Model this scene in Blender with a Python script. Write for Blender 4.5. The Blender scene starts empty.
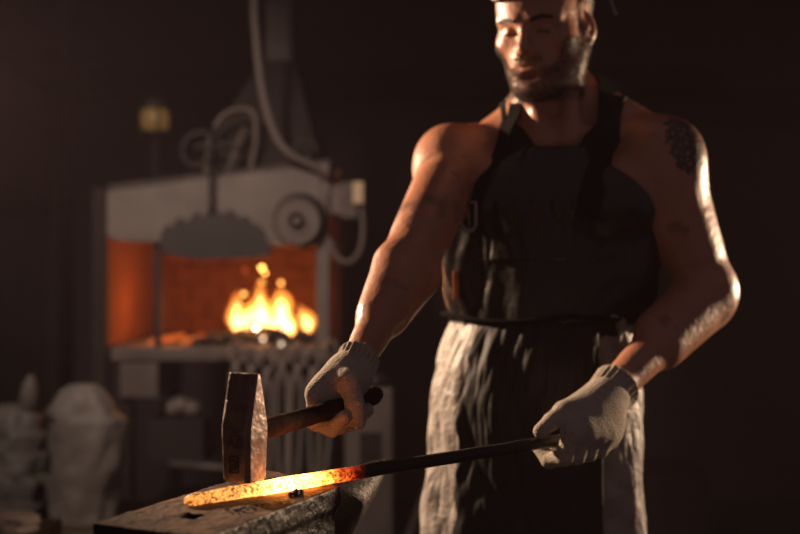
import bpy, bmesh, math, random
import numpy as np
from mathutils import Vector, Matrix
random.seed(7); rng = np.random.default_rng(7)
S = bpy.context.scene; COL = S.collection
CZ = 1.18; F = 1111.0
def P(px, py, Y): return Vector(((px-400)/F*Y, Y, CZ-(py-267)/F*Y))
V = Vector
# ------------------------------------------------------------------ materials
def mat(name, col, rough=.6, metal=0, col2=None, nscale=8, bump=0, bscale=40, emis=None, estr=0, spec=.5, sss=0, detail=6, coat=0, rvar=0, stretch=None, contrast=.25):
    m = bpy.data.materials.new(name); m.use_nodes = True; nt = m.node_tree; N = nt.nodes; L = nt.links
    b = N['Principled BSDF']
    b.inputs['Base Color'].default_value = (*col, 1); b.inputs['Roughness'].default_value = rough
    b.inputs['Metallic'].default_value = metal; b.inputs['Specular IOR Level'].default_value = spec
    b.inputs['Coat Weight'].default_value = coat; b.inputs['Coat Roughness'].default_value = .25
    if sss:
        b.inputs['Subsurface Weight'].default_value = sss; b.inputs['Subsurface Scale'].default_value = .01
        b.inputs['Subsurface Radius'].default_value = (1, .35, .2)
    tc = N.new('ShaderNodeTexCoord'); mp = N.new('ShaderNodeMapping'); L.new(tc.outputs['Object'], mp.inputs[0])
    if stretch: mp.inputs['Scale'].default_value = stretch
    n = N.new('ShaderNodeTexNoise'); n.inputs['Scale'].default_value = nscale; n.inputs['Detail'].default_value = detail
    L.new(mp.outputs[0], n.inputs['Vector'])
    r = N.new('ShaderNodeValToRGB'); r.color_ramp.elements[0].position = .5-contrast; r.color_ramp.elements[1].position = .5+contrast
    r.color_ramp.elements[0].color = (*col, 1); r.color_ramp.elements[1].color = (*(col2 or col), 1)
    L.new(n.outputs[0], r.inputs[0]); L.new(r.outputs[0], b.inputs['Base Color'])
    if rvar:
        mr = N.new('ShaderNodeMapRange'); mr.inputs[1].default_value = .3; mr.inputs[2].default_value = .7
        mr.inputs[3].default_value = rough-rvar; mr.inputs[4].default_value = rough+rvar
        L.new(n.outputs[0], mr.inputs[0]); L.new(mr.outputs[0], b.inputs['Roughness'])
    if bump:
        n2 = N.new('ShaderNodeTexNoise'); n2.inputs['Scale'].default_value = bscale; n2.inputs['Detail'].default_value = 5
        L.new(mp.outputs[0], n2.inputs['Vector'])
        bp = N.new('ShaderNodeBump'); bp.inputs['Strength'].default_value = bump; bp.inputs['Distance'].default_value = .004
        L.new(n2.outputs[0], bp.inputs['Height']); L.new(bp.outputs[0], b.inputs['Normal'])
    if emis: b.inputs['Emission Color'].default_value = (*emis, 1); b.inputs['Emission Strength'].default_value = estr
    m['_r'] = 1
    return m
M = {}
M['skin'] = mat('skin', (.40, .165, .095), .40, col2=(.54, .25, .15), nscale=14, bump=.35, bscale=90, spec=.6, sss=.06, rvar=.08)
M['leather'] = mat('black_leather', (.009, .006, .007), .31, col2=(.020, .015, .014), nscale=20, bump=.45, bscale=55, spec=.55, rvar=.1)
M['strapm'] = mat('matte_black_strap', (.006, .005, .005), 1.0, col2=(.010, .008, .008), nscale=20, spec=.03)
M['tongsteel'] = mat('worn_tong_steel', (.30, .25, .22), .45, .3, col2=(.42, .36, .32), nscale=12)
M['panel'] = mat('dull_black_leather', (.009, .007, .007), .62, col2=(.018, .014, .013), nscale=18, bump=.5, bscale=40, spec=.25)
M['suede'] = mat('worn_grey_leather', (.19, .165, .15), .55, col2=(.38, .34, .31), nscale=24, bump=1.0, bscale=60, spec=.5, rvar=.12)
M['cotton'] = mat('black_cotton', (.008, .006, .007), .9, col2=(.012, .009, .010), nscale=60, bump=.3, bscale=300, spec=.2)
M['trouser'] = mat('dark_trouser_cloth', (.02, .017, .018), .85, col2=(.03, .026, .026), nscale=30, bump=.4, bscale=200)
M['glove'] = mat('white_knit_cotton', (.42, .36, .29), .95, col2=(.56, .49, .41), nscale=30, bump=.9, bscale=330, spec=.15)
M['hair'] = mat('brown_hair', (.035, .02, .013), .5, col2=(.07, .045, .03), nscale=60)
M['fairhair'] = mat('cropped_hair', (.10, .07, .05), .5, col2=(.16, .12, .09), nscale=60)
M['lip'] = mat('lip', (.36, .12, .09), .4, col2=(.42, .16, .12), nscale=60)
M['eye'] = mat('eye', (.5, .45, .42), .15)
M['rubber'] = mat('black_rubber', (.012, .011, .012), .35, spec=.6)
M['glass'] = mat('dark_goggle_lens', (.01, .01, .012), .08, spec=.9, coat=.6)
M['chrome'] = mat('worn_buckle_metal', (.5, .45, .4), .28, 1, col2=(.35, .3, .27), nscale=50)
M['hsteel'] = mat('forged_hammer_steel', (.16, .105, .085), .46, .75, col2=(.30, .21, .17), nscale=60, bump=.45, bscale=90, rvar=.14)
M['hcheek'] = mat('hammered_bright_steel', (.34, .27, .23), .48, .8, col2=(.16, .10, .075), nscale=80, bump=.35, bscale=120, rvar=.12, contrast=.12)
M['haft'] = mat('charred_wood_haft', (.014, .007, .005), .85, spec=.04, col2=(.05, .021, .011), nscale=40, bump=.5, bscale=110, stretch=(1, 1, 1), contrast=.15)
M['anvil'] = mat('anvil_steel', (.022, .013, .009), .7, .0, col2=(.14, .078, .048), spec=.10, nscale=34, bump=.9, bscale=75, rvar=.14, contrast=.18)
M['anvilside'] = mat('anvil_cast_side', (.012, .009, .008), .45, .25, col2=(.05, .038, .031), spec=.3, nscale=70, bump=.5, bscale=150, rvar=.12, contrast=.18)
M['scale'] = mat('forge_scale', (.02, .015, .013), .7, .2, col2=(.05, .04, .03), nscale=80)
M['wood'] = mat('stump_wood', (.07, .045, .03), .85, col2=(.13, .085, .055), nscale=14, bump=.8, bscale=30, stretch=(3, 3, .4))
M['darkiron'] = mat('dark_iron', (.03, .024, .022), .5, .6, col2=(.065, .05, .045), nscale=30, bump=.6, bscale=70)
M['iron'] = mat('dusty_grey_iron', (.12, .095, .085), .55, .3, col2=(.21, .17, .15), nscale=10, bump=.5, bscale=30)
M['plate'] = mat('forge_hood_plate', (.16, .13, .115), .62, .1, col2=(.27, .225, .20), nscale=7, bump=.4, bscale=20)
M['ornament'] = mat('darker_ornament_plate', (.045, .038, .037), .65, .2, col2=(.065, .055, .052), nscale=9)
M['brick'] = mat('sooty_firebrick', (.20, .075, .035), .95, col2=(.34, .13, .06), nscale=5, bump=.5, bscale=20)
M['coal'] = mat('coal', (.012, .010, .010), .6, col2=(.04, .03, .028), nscale=40)
M['sack'] = mat('woven_sack', (.12, .10, .09), .6, col2=(.20, .175, .155), nscale=9, bump=1.0, bscale=24)
M['sackd'] = mat('dull_woven_sack', (.07, .06, .055), .65, col2=(.12, .105, .095), nscale=9, bump=1.0, bscale=24)
M['cloth'] = mat('pale_rag', (.4, .36, .32), .9, col2=(.5, .45, .4), nscale=12, bump=.5)
M['hose'] = mat('grey_hose', (.17, .135, .12), .6, col2=(.19, .15, .13), nscale=8)
M['cream'] = mat('cream_plastic', (.75, .55, .33), .5, col2=(.8, .6, .38))
M['wall'] = mat('sooty_plaster', (.10, .078, .078), .95, col2=(.16, .125, .122), nscale=1.6, bump=.5, bscale=8)
M['walld'] = mat('dark_sooty_wall', (.05, .034, .037), .95, col2=(.075, .053, .056), nscale=1.3, bump=.5, bscale=8)
M['floor'] = mat('earth_floor', (.03, .023, .02), .95, col2=(.05, .04, .035), nscale=4, bump=.6, bscale=20)
M['beam'] = mat('old_beam', (.022, .015, .014), .9, col2=(.035, .025, .022), nscale=5)
M['amber'] = mat('amber_lantern_glass', (.16, .09, .03), .4, emis=(1, .55, .16), estr=.07)
M['bootl'] = mat('boot_leather', (.03, .02, .015), .5)
M['strapfire'] = mat('firelit_brown_tab', (.5, .14, .03), .4, col2=(.6, .2, .06), nscale=50)  # orange firelight on the strap is put into this base colour

def tattoo(m, cen):
    nt = m.node_tree; N = nt.nodes; L = nt.links; b = N['Principled BSDF']
    src = b.inputs['Base Color'].links[0].from_socket
    tc = N.new('ShaderNodeTexCoord')
    vm = N.new('ShaderNodeVectorMath'); vm.operation = 'SUBTRACT'; vm.inputs[1].default_value = cen; L.new(tc.outputs['Object'], vm.inputs[0])
    sc = N.new('ShaderNodeVectorMath'); sc.operation = 'MULTIPLY'; sc.inputs[1].default_value = (1/.036, 1/.045, 1/.050); L.new(vm.outputs[0], sc.inputs[0])
    ln = N.new('ShaderNodeVectorMath'); ln.operation = 'LENGTH'; L.new(sc.outputs[0], ln.inputs[0])
    nz = N.new('ShaderNodeTexNoise'); nz.inputs['Scale'].default_value = 60; L.new(tc.outputs['Object'], nz.inputs['Vector'])
    ad = N.new('ShaderNodeMath'); ad.operation = 'ADD'; L.new(ln.outputs['Value'], ad.inputs[0]); L.new(nz.outputs[0], ad.inputs[1])
    ms = N.new('ShaderNodeMapRange'); ms.inputs[1].default_value = 1.62; ms.inputs[2].default_value = 1.45; ms.inputs[3].default_value = 0; ms.inputs[4].default_value = 1
    L.new(ad.outputs[0], ms.inputs[0])
    vo = N.new('ShaderNodeTexVoronoi'); vo.feature = 'DISTANCE_TO_EDGE'; vo.inputs['Scale'].default_value = 95; L.new(tc.outputs['Object'], vo.inputs['Vector'])
    vr = N.new('ShaderNodeMapRange'); vr.inputs[1].default_value = .10; vr.inputs[2].default_value = .32; vr.inputs[3].default_value = .95; vr.inputs[4].default_value = .35
    L.new(vo.outputs['Distance'], vr.inputs[0])
    mu = N.new('ShaderNodeMath'); mu.operation = 'MULTIPLY'; L.new(ms.outputs[0], mu.inputs[0]); L.new(vr.outputs[0], mu.inputs[1])
    mx = N.new('ShaderNodeMix'); mx.data_type = 'RGBA'; L.new(mu.outputs[0], mx.inputs[0]); L.new(src, mx.inputs[6]); mx.inputs[7].default_value = (.018, .014, .014, 1)
    # soot smears on the skin
    n2 = N.new('ShaderNodeTexNoise'); n2.inputs['Scale'].default_value = 17; n2.inputs['Detail'].default_value = 7; L.new(tc.outputs['Object'], n2.inputs['Vector'])
    r2 = N.new('ShaderNodeMapRange'); r2.inputs[1].default_value = .60; r2.inputs[2].default_value = .70; r2.inputs[4].default_value = .6; L.new(n2.outputs[0], r2.inputs[0])
    m2 = N.new('ShaderNodeMix'); m2.data_type = 'RGBA'; L.new(r2.outputs[0], m2.inputs[0]); L.new(mx.outputs[2], m2.inputs[6]); m2.inputs[7].default_value = (.07, .035, .024, 1)
    L.new(m2.outputs[2], b.inputs['Base Color'])

# ------------------------------------------------------------------ object helpers
def link(name, me, m, parent=None, smooth=True):
    o = bpy.data.objects.new(name, me); COL.objects.link(o)
    if m: me.materials.append(m)
    if smooth and len(me.polygons): me.polygons.foreach_set('use_smooth', [True]*len(me.polygons))
    if parent:
        o.parent = parent
        o.matrix_parent_inverse = parent.matrix_world.inverted() if False else Matrix.Translation(-V(parent.location))
    return o
def tag(o, label=None, cat=None, group=None, kind=None):
    for k, v in (('label', label), ('category', cat), ('group', group), ('kind', kind)):
        if v: o[k] = v
    return o
def thing(name, loc, label, cat, group=None):
    o = bpy.data.objects.new(name, None); COL.objects.link(o); o.location = loc; o.empty_display_size = .1
    return tag(o, label, cat, group)
class MB:
    def __init__(s): s.v = []; s.f = []
    def add(s, vs, fs):
        n = len(s.v); s.v += [tuple(v) for v in vs]; s.f += [tuple(i+n for i in f) for f in fs]; return s
    def box(s, x0, x1, y0, y1, z0, z1, R=None, c=None):
        vs = [V((x, y, z)) for x in (x0, x1) for y in (y0, y1) for z in (z0, z1)]
        if R is not None: c = V(c or (0, 0, 0)); vs = [R @ v + c for v in vs]
        return s.add(vs, [(0, 1, 3, 2), (4, 6, 7, 5), (0, 4, 5, 1), (2, 3, 7, 6), (0, 2, 6, 4), (1, 5, 7, 3)])
    def tube(s, pts, rad, n=12, cap=True, sq=1.0):
        pts = [V(p) for p in pts]; k = len(pts)
        if not hasattr(rad, '__len__'): rad = [rad]*k
        t = (pts[1]-pts[0]).normalized(); up = V((0, 0, 1)) if abs(t.z) < .9 else V((1, 0, 0))
        a = t.cross(up).normalized(); vs = []
        for i in range(k):
            t = (pts[min(i+1, k-1)]-pts[max(i-1, 0)]).normalized()
            a = (a - t*a.dot(t)).normalized(); b = t.cross(a)
            for j in range(n):
                th = 2*math.pi*j/n; vs.append(pts[i]+(a*math.cos(th)+b*math.sin(th)*sq)*rad[i])
        fs = [(i*n+j, i*n+(j+1) % n, (i+1)*n+(j+1) % n, (i+1)*n+j) for i in range(k-1) for j in range(n)]
        if cap: fs += [tuple(range(n))[::-1], tuple((k-1)*n+j for j in range(n))]
        return s.add(vs, fs)
    def lathe(s, prof, c=(0, 0, 0), n=24, R=None, wob=None):
        c = V(c); vs = []
        for r, z in prof:
            for j in range(n):
                th = 2*math.pi*j/n; q = r*(wob(th, z) if wob else 1)
                p = V((q*math.cos(th), q*math.sin(th), z)); vs.append((R @ p if R is not None else p)+c)
        k = len(prof)
        fs = [(i*n+j, i*n+(j+1) % n, (i+1)*n+(j+1) % n, (i+1)*n+j) for i in range(k-1) for j in range(n)]
        fs += [tuple(range(n))[::-1], tuple((k-1)*n+j for j in range(n))]
        return s.add(vs, fs)
    def prism(s, poly, off):
        off = V(off); n = len(poly); vs = [V(p) for p in poly]; vs += [p+off for p in vs]
        return s.add(vs, [tuple(range(n))[::-1], tuple(range(n, 2*n))]+[(i, (i+1) % n, n+(i+1) % n, n+i) for i in range(n)])
    def mesh(s, name='m'):
        me = bpy.data.meshes.new(name); me.from_pydata(s.v, [], s.f); me.update()
        bm = bmesh.new(); bm.from_mesh(me); bmesh.ops.recalc_face_normals(bm, faces=bm.faces); bm.to_mesh(me); bm.free(); return me
    def build(s, name, m, parent=None, smooth=True, bevel=0, sub=0, seg=2):
        o = link(name, s.mesh(name), m, parent, smooth)
        if bevel:
            b = o.modifiers.new('bevel', 'BEVEL'); b.width = bevel; b.segments = seg; b.limit_method = 'ANGLE'; b.angle_limit = .6
        if sub:
            q = o.modifiers.new('sub', 'SUBSURF'); q.levels = sub; q.render_levels = sub
        if smooth:
            o.modifiers.new('wn', 'WEIGHTED_NORMAL') if bevel else None
        return o
def smooth_path(pts, n=10):
    pts = [V(p) for p in pts]; out = []
    for i in range(len(pts)-1):
        p0 = pts[max(i-1, 0)]; p1 = pts[i]; p2 = pts[i+1]; p3 = pts[min(i+2, len(pts)-1)]
        for k in range(n):
            t = k/n; out.append(.5*((2*p1)+(p2-p0)*t+(2*p0-5*p1+4*p2-p3)*t*t+(3*p1-p0-3*p2+p3)*t**3))
    out.append(pts[-1]); return out
# ------------------------------------------------------------------ implicit modelling
def sd_cone(X, Y, Z, a, b, ra, rb):
    ba = np.array(b)-np.array(a); l2 = max(float(ba @ ba), 1e-9)
    t = ((X-a[0])*ba[0]+(Y-a[1])*ba[1]+(Z-a[2])*ba[2])/l2; t = np.clip(t, 0, 1)
    return np.sqrt((X-a[0]-t*ba[0])**2+(Y-a[1]-t*ba[1])**2+(Z-a[2]-t*ba[2])**2)-(ra+(rb-ra)*t)
def sd_ell(X, Y, Z, c, r, R):
    x, y, z = X-c[0], Y-c[1], Z-c[2]
    u = (R[0][0]*x+R[1][0]*y+R[2][0]*z)/r[0]; v = (R[0][1]*x+R[1][1]*y+R[2][1]*z)/r[1]; w = (R[0][2]*x+R[1][2]*y+R[2][2]*z)/r[2]
    k0 = np.sqrt(u*u+v*v+w*w); k1 = np.sqrt((u/r[0])**2+(v/r[1])**2+(w/r[2])**2)+1e-6
    return k0*(k0-1)/k1
I3 = np.eye(3)
def C(a, b, ra, rb, k=.02, op=1): return ('c', tuple(a), tuple(b), ra, rb, k, op)
def E(c, r, R=None, k=.02, op=1): return ('e', tuple(c), tuple(r), np.array(R) if R is not None else I3, None, k, op)
def pd(p, X, Y, Z): return sd_cone(X, Y, Z, p[1], p[2], p[3], p[4]) if p[0] == 'c' else sd_ell(X, Y, Z, p[1], p[2], p[3])
def comb(D, d, k, op):
    if op > 0:
        h = np.maximum(k-np.abs(D-d), 0)/k; return np.minimum(D, d)-h*h*k*.25
    d = -d; h = np.maximum(k-np.abs(D-d), 0)/k; return np.maximum(D, d)+h*h*k*.25
def sdf_points(prims, pts):
    D = np.full(len(pts), 1.0); X, Y, Z = pts.T
    for p in prims: D = comb(D, pd(p, X, Y, Z), p[5], p[6])
    return D
def grid_eval(prims, xs, ys, zs):
    D = np.full((len(xs), len(ys), len(zs)), .08, dtype=np.float32)
    for p in prims:
        if p[0] == 'c':
            lo = np.minimum(p[1], p[2])-max(p[3], p[4]); hi = np.maximum(p[1], p[2])+max(p[3], p[4])
        else:
            m = max(p[2]); lo = np.array(p[1])-m; hi = np.array(p[1])+m
        e = p[5]+.02; sl = []
        for ax, q in enumerate((xs, ys, zs)):
            sl.append(slice(int(np.searchsorted(q, lo[ax]-e)), int(np.searchsorted(q, hi[ax]+e))))
        if any(s.stop <= s.start for s in sl): continue
        X, Y, Z = xs[sl[0]][:, None, None], ys[sl[1]][None, :, None], zs[sl[2]][None, None, :]
        D[tuple(sl)] = comb(D[tuple(sl)], pd(p, X, Y, Z), p[5], p[6])
    return D
def nets(D, xs, ys, zs):
    s = D < 0; nx, ny, nz = D.shape
    cnt = np.zeros((nx-1, ny-1, nz-1), np.int8)
    for i in (0, 1):
        for j in (0, 1):
            for k in (0, 1): cnt += s[i:nx-1+i, j:ny-1+j, k:nz-1+k]
    act = np.argwhere((cnt > 0) & (cnt < 8)); idx = np.full(cnt.shape, -1, np.int32); idx[tuple(act.T)] = np.arange(len(act))
    acc = np.zeros((len(act), 3)); num = np.zeros(len(act)); co = (xs, ys, zs)
    cs = [(i, j, k) for i in (0, 1) for j in (0, 1) for k in (0, 1)]
    for a in cs:
        for b in cs:
            if sum(b)-sum(a) == 1 and sum(abs(u-v) for u, v in zip(a, b)) == 1:
                A = act+np.array(a); B = act+np.array(b)
                da = D[tuple(A.T)]; db = D[tuple(B.T)]; m = (da < 0) != (db < 0)
                t = np.where(m, da/np.where(da-db == 0, 1, da-db), 0)
                for ax in range(3):
                    pa = co[ax][A[:, ax]]; pb = co[ax][B[:, ax]]; acc[:, ax] += np.where(m, pa+(pb-pa)*t, 0)
                num += m
    vs = acc/num[:, None]; faces = []
    for ax in range(3):
        o1, o2 = (ax+1) % 3, (ax+2) % 3
        sa = [slice(1, -1)]*3; sb = [slice(1, -1)]*3; sa[ax] = slice(0, -1); sb[ax] = slice(1, None)
        A = s[tuple(sa)]; B = s[tuple(sb)]; e = np.argwhere(A != B); base = e.copy(); base[:, o1] += 1; base[:, o2] += 1
        fl = A[tuple(e.T)]
        q = []
        for d1, d2 in ((-1, -1), (0, -1), (0, 0), (-1, 0)):
            c = base.copy(); c[:, o1] += d1; c[:, o2] += d2; q.append(idx[tuple(c.T)])
        q = np.stack(q, 1); q[~fl] = q[~fl][:, ::-1]; faces.append(q)
    return vs, np.concatenate(faces)
def np_mesh(name, vs, fs, m, parent=None, smooth_it=0):
    me = bpy.data.meshes.new(name); me.vertices.add(len(vs)); me.vertices.foreach_set('co', np.asarray(vs, np.float32).ravel())
    n = len(fs); w = fs.shape[1]; me.loops.add(n*w); me.loops.foreach_set('vertex_index', fs.astype(np.int32).ravel())
    me.polygons.add(n); me.polygons.foreach_set('loop_start', np.arange(0, n*w, w, dtype=np.int32)); me.update(calc_edges=True); me.validate()
    o = link(name, me, m, parent)
    if smooth_it:
        q = o.modifiers.new('smooth', 'SMOOTH'); q.iterations = smooth_it; q.factor = .5
    return o
def axis(lo, hi, step, fine=None):
    """coordinates from lo to hi, with an optional (a, b, fine_step) stretch"""
    if not fine: return np.arange(lo, hi+step, step)
    a, b, fs = fine
    return np.concatenate([np.arange(lo, a, step), np.arange(a, b, fs), np.arange(b, hi+step, step)])
def blob(name, prims, step, m, parent=None, extra=None, smooth_it=1, pad=.02):
    lo = np.full(3, 9.); hi = -lo
    for p in prims:
        if p[6] < 0: continue
        if p[0] == 'c': l = np.minimum(p[1], p[2])-max(p[3], p[4]); h = np.maximum(p[1], p[2])+max(p[3], p[4])
        else: l = np.array(p[1])-max(p[2]); h = np.array(p[1])+max(p[2])
        lo = np.minimum(lo, l); hi = np.maximum(hi, h)
    xs, ys, zs = [np.arange(lo[i]-pad, hi[i]+pad, step) for i in range(3)]
    D = grid_eval(prims, xs, ys, zs)
    if extra: D = extra(D, xs[:, None, None], ys[None, :, None], zs[None, None, :])
    vs, fs = nets(D, xs, ys, zs); return np_mesh(name, vs, fs, m, parent, smooth_it)

# ================================================================== SETTING
def struct(o): o['kind'] = 'structure'; return o
struct(MB().box(-1.75, 4.2, -1.5, 5.75, -.1, 0).build('floor', M['floor'], smooth=False))
struct(MB().box(-1.75, 4.2, 5.6, 5.75, 0, 3.6).build('wall_back', M['walld'], smooth=False))
struct(MB().box(-1.8, -1.66, .2, 5.6, 0, 3.6).build('wall_left', M['wall'], smooth=False))
struct(MB().box(4.2, 4.3, 1.6, 5.6, 0, 3.6).build('wall_right', M['walld'], smooth=False))
struct(MB().box(-1.8, 4.3, 2.3, 5.75, 3.6, 3.7).build('ceiling', M['beam'], smooth=False))
b = MB(); b.box(-1.66, -1.56, 1.2, 5.5, 2.02, 2.16); b.box(-1.66, 1.6, 5.5, 5.6, 2.02, 2.16)
struct(b.build('trim_1', M['beam'], smooth=False))
b = MB()
for y in (4.1, 5.2): b.box(-1.66, -1.60, y, y+.1, 0, 2.02)
b.box(-1.66, -1.62, 1.4, 5.5, 1.45, 1.50)
struct(b.build('trim_2', M['beam'], smooth=False))
b = MB(); b.box(1.2, 4.2, 5.5, 5.6, 1.9, 2.05)
struct(b.build('trim_3', M['beam'], smooth=False))

# ================================================================== ANVIL
HT = CZ-.26
u2 = V((.424, .906, 0)); v2 = V((.906, -.424, 0))
A = V((-.312, 1.128, HT)); Dp = V((-.173, 1.4265, HT)); Bp = V((-.070, 1.319, HT)); Cp = A+v2*.138
Cc = Bp-u2*.276
an = thing('anvil', (-.19, 1.24, .66), 'black steel anvil with a worn scaled face and square hole, under the hammer', 'anvil')
def ring(poly, z, ins):
    c = sum((V(p) for p in poly), V())/len(poly); out = []
    for p in poly:
        d = (V(p)-c); out.append(V((c.x+d.x*(1-ins/d.length), c.y+d.y*(1-ins/d.length), z)))
    return out
quad = [Cc, Bp, Dp, A]
levels = [(HT, 0), (HT-.024, 0), (HT-.030, .007), (HT-.062, .009), (HT-.072, .018), (HT-.11, .05), (HT-.15, .06), (HT-.19, .04), (HT-.215, 0), (HT-.26, -.03)]
vs = []
for z, i in levels: vs += ring(quad, z, i)
fs = [(3, 2, 1, 0)]+[(k*4+j, k*4+(j+1) % 4, k*4+4+(j+1) % 4, k*4+4+j) for k in range(len(levels)-1) for j in range(4)]+[tuple(len(vs)-4+j for j in range(4))]
am = MB().add(vs, fs)
body = am.build('body', M['anvilside'], an, bevel=.0028)
cut = MB().box(-.0115, .0115, -.0115, .0115, -.05, .02, Matrix.Rotation(math.radians(-25), 3, 'Z'), (-.219, 1.162, HT)).mesh()
co = bpy.data.objects.new('cutter', cut); COL.objects.link(co)
bo = body.modifiers.new('hole', 'BOOLEAN'); bo.object = co; bo.operation = 'DIFFERENCE'; bo.solver = 'EXACT'
body.modifiers.remove(body.modifiers['bevel'])
if 'wn' in body.modifiers: body.modifiers.remove(body.modifiers['wn'])
dg = bpy.context.evaluated_depsgraph_get(); nm = bpy.data.meshes.new_from_object(body.evaluated_get(dg)); body.modifiers.clear()
bpy.data.objects.remove(co)
bm = bmesh.new(); bm.from_mesh(nm)
bmesh.ops.bevel(bm, geom=[e for e in bm.edges if e.calc_face_angle(0) > .25 and not (max(v.co.z for v in e.verts) < HT-.2)], offset=.0022, segments=2, affect='EDGES', profile=.6)
bmesh.ops.triangulate(bm, faces=bm.faces)
for _ in range(7):
    es = [e for e in bm.edges if e.calc_length() > (.010 if max(v.co.z for v in e.verts) > HT-.07 else .03)]
    if not es: break
    bmesh.ops.subdivide_edges(bm, edges=es, cuts=1); bmesh.ops.triangulate(bm, faces=bm.faces)
from mathutils import noise as mnoise
bm.normal_update()
for v in bm.verts:
    n = mnoise.noise(v.co*45)*.0006+mnoise.noise(v.co*130)*.0006
    edge = v.normal.z < .95 and v.co.z > HT-.01
    v.co += v.normal*(n*.6 if v.normal.z > .95 else n*(2.0 if edge else 1))
bm.to_mesh(nm); bm.free(); body.data = nm
nm.materials.clear(); nm.materials.append(M['anvilside']); nm.materials.append(M['anvil'])
for p in nm.polygons:
    p.use_smooth = True; p.material_index = 1 if (p.normal.z > .8 and p.center.z > HT-.006) else 0
# cutting table and horn beyond the far end
mid = (Bp+Dp)/2; hb = MB(); pts = []; rad = []
for i in range(24):
    t = i/23; r = (.057*(1-t)**.8+.0065)*(1 if t < .96 else 1-(t-.96)*14); pts.append(mid+u2*(-.045+.275*t)+V((0, 0, -.011-r))); rad.append(r)
hb.tube(pts, rad, 24, sq=1); hb.build('horn', M['anvilside'], an)
st = MB(); st.lathe([(.19, 0), (.20, .03), (.195, .3), (.19, .62), (.185, .655), (.17, .66)], (0, 0, 0), 40, wob=lambda t, z: 1+.02*math.sin(7*t)+.012*math.sin(17*t+z*4))
so = st.build('wooden_stump', M['wood'], None); so.location = (-.185, 1.27, 0); tag(so, 'round wooden stump carrying the anvil', 'stump')
# loose scale on the face
sb = MB()
for _ in range(150):
    t = random.random(); w = random.gauss(0, .022)
    q = V((-.20, 1.20, 0))+V((.778, .628, 0))*(t*.19)+V((.628, -.778, 0))*(.018+abs(w))
    if (q-A).dot(v2) > .125: continue
    z = HT+.001; r = random.uniform(.0007, .0022)
    R = Matrix.Rotation(random.random()*6, 3, 'Z') @ Matrix.Rotation(random.uniform(-.4, .4), 3, 'X')
    sb.box(-r, r, -r*.7, r*.7, -r*.2, r*.5, R, (q.x, q.y, z))
for q, r in (((-.118, 1.262), .0048), ((-.113, 1.268), .004), ((-.124, 1.258), .0032)):
    sb.lathe([(r*.5, 0), (r, r*.5), (r*.8, r*1.3), (r*.3, r*1.7)], (q[0], q[1], HT), 7)
tag(sb.build('scale_flakes', M['scale'], smooth=False), 'dark flakes of forge scale scattered on the anvil face', 'scale', kind='stuff')

# ================================================================== GLOWING BAR
def hot_material():
    m = bpy.data.materials.new('red_hot_steel'); m.use_nodes = True; nt = m.node_tree; N = nt.nodes; L = nt.links; b = N['Principled BSDF']
    b.inputs['Metallic'].default_value = .5; b.inputs['Roughness'].default_value = .5
    tc = N.new('ShaderNodeTexCoord'); sx = N.new('ShaderNodeSeparateXYZ'); L.new(tc.outputs['Object'], sx.inputs[0])
    n = N.new('ShaderNodeTexNoise'); n.inputs['Scale'].default_value = 90; n.inputs['Detail'].default_value = 4; L.new(tc.outputs['Object'], n.inputs['Vector'])
    n3 = N.new('ShaderNodeTexNoise'); n3.inputs['Scale'].default_value = 260; L.new(tc.outputs['Object'], n3.inputs['Vector'])
    a = N.new('ShaderNodeMath'); a.operation = 'MULTIPLY_ADD'; a.inputs[1].default_value = .05; L.new(n.outputs[0], a.inputs[0]); L.new(sx.outputs['X'], a.inputs[2])
    mr = N.new('ShaderNodeMapRange'); mr.inputs[1].default_value = .02; mr.inputs[2].default_value = .27; L.new(a.outputs[0], mr.inputs[0])
    def ramp(pts):
        r = N.new('ShaderNodeValToRGB'); e = r.color_ramp.elements
        while len(e) < len(pts): e.new(.5)
        for q, (p, c) in zip(e, pts): q.position = p; q.color = (*c, 1)
        L.new(mr.outputs[0], r.inputs[0]); return r
    rc = ramp([(0, (1, .30, .05)), (.18, (1, .36, .075)), (.36, (1, .33, .07)), (.45, (1, .30, .055)), (.68, (1, .26, .035)), (.82, (1, .16, .018)), (.92, (.9, .05, .006)), (1, (.3, .01, .002))])
    rs = ramp([(0, (.045,)*3), (.30, (.065,)*3), (.39, (.16,)*3), (.48, (.95,)*3), (.66, (.9,)*3), (.77, (.14,)*3), (.86, (.035,)*3), (.96, (.005,)*3), (1, (0,)*3)])
    sp = N.new('ShaderNodeMapRange'); sp.inputs[1].default_value = .38; sp.inputs[2].default_value = .56; sp.inputs[3].default_value = .12; sp.inputs[4].default_value = 1; L.new(n3.outputs[0], sp.inputs[0])
    mu = N.new('ShaderNodeMath'); mu.operation = 'MULTIPLY'; L.new(rs.outputs[0], mu.inputs[0]); L.new(sp.outputs[0], mu.inputs[1])
    m2 = N.new('ShaderNodeMath'); m2.operation = 'MULTIPLY'; L.new(mu.outputs[0], m2.inputs[0]); m2.inputs[1].default_value = 30
    b.inputs['Base Color'].default_value = (.035, .024, .02, 1)
    L.new(rc.outputs[0], b.inputs['Emission Color']); L.new(m2.outputs[0], b.inputs['Emission Strength'])
    bp = N.new('ShaderNodeBump'); bp.inputs['Strength'].default_value = .8; bp.inputs['Distance'].default_value = .002; L.new(n.outputs[0], bp.inputs['Height']); L.new(bp.outputs[0], b.inputs['Normal'])
    return m
M['hot'] = hot_material()
tip = V((-.233, 1.205, HT+.0072)); rd = V((.778, .628, .0125)).normalized()
rod = MB(); pts = []; rad = []
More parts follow.
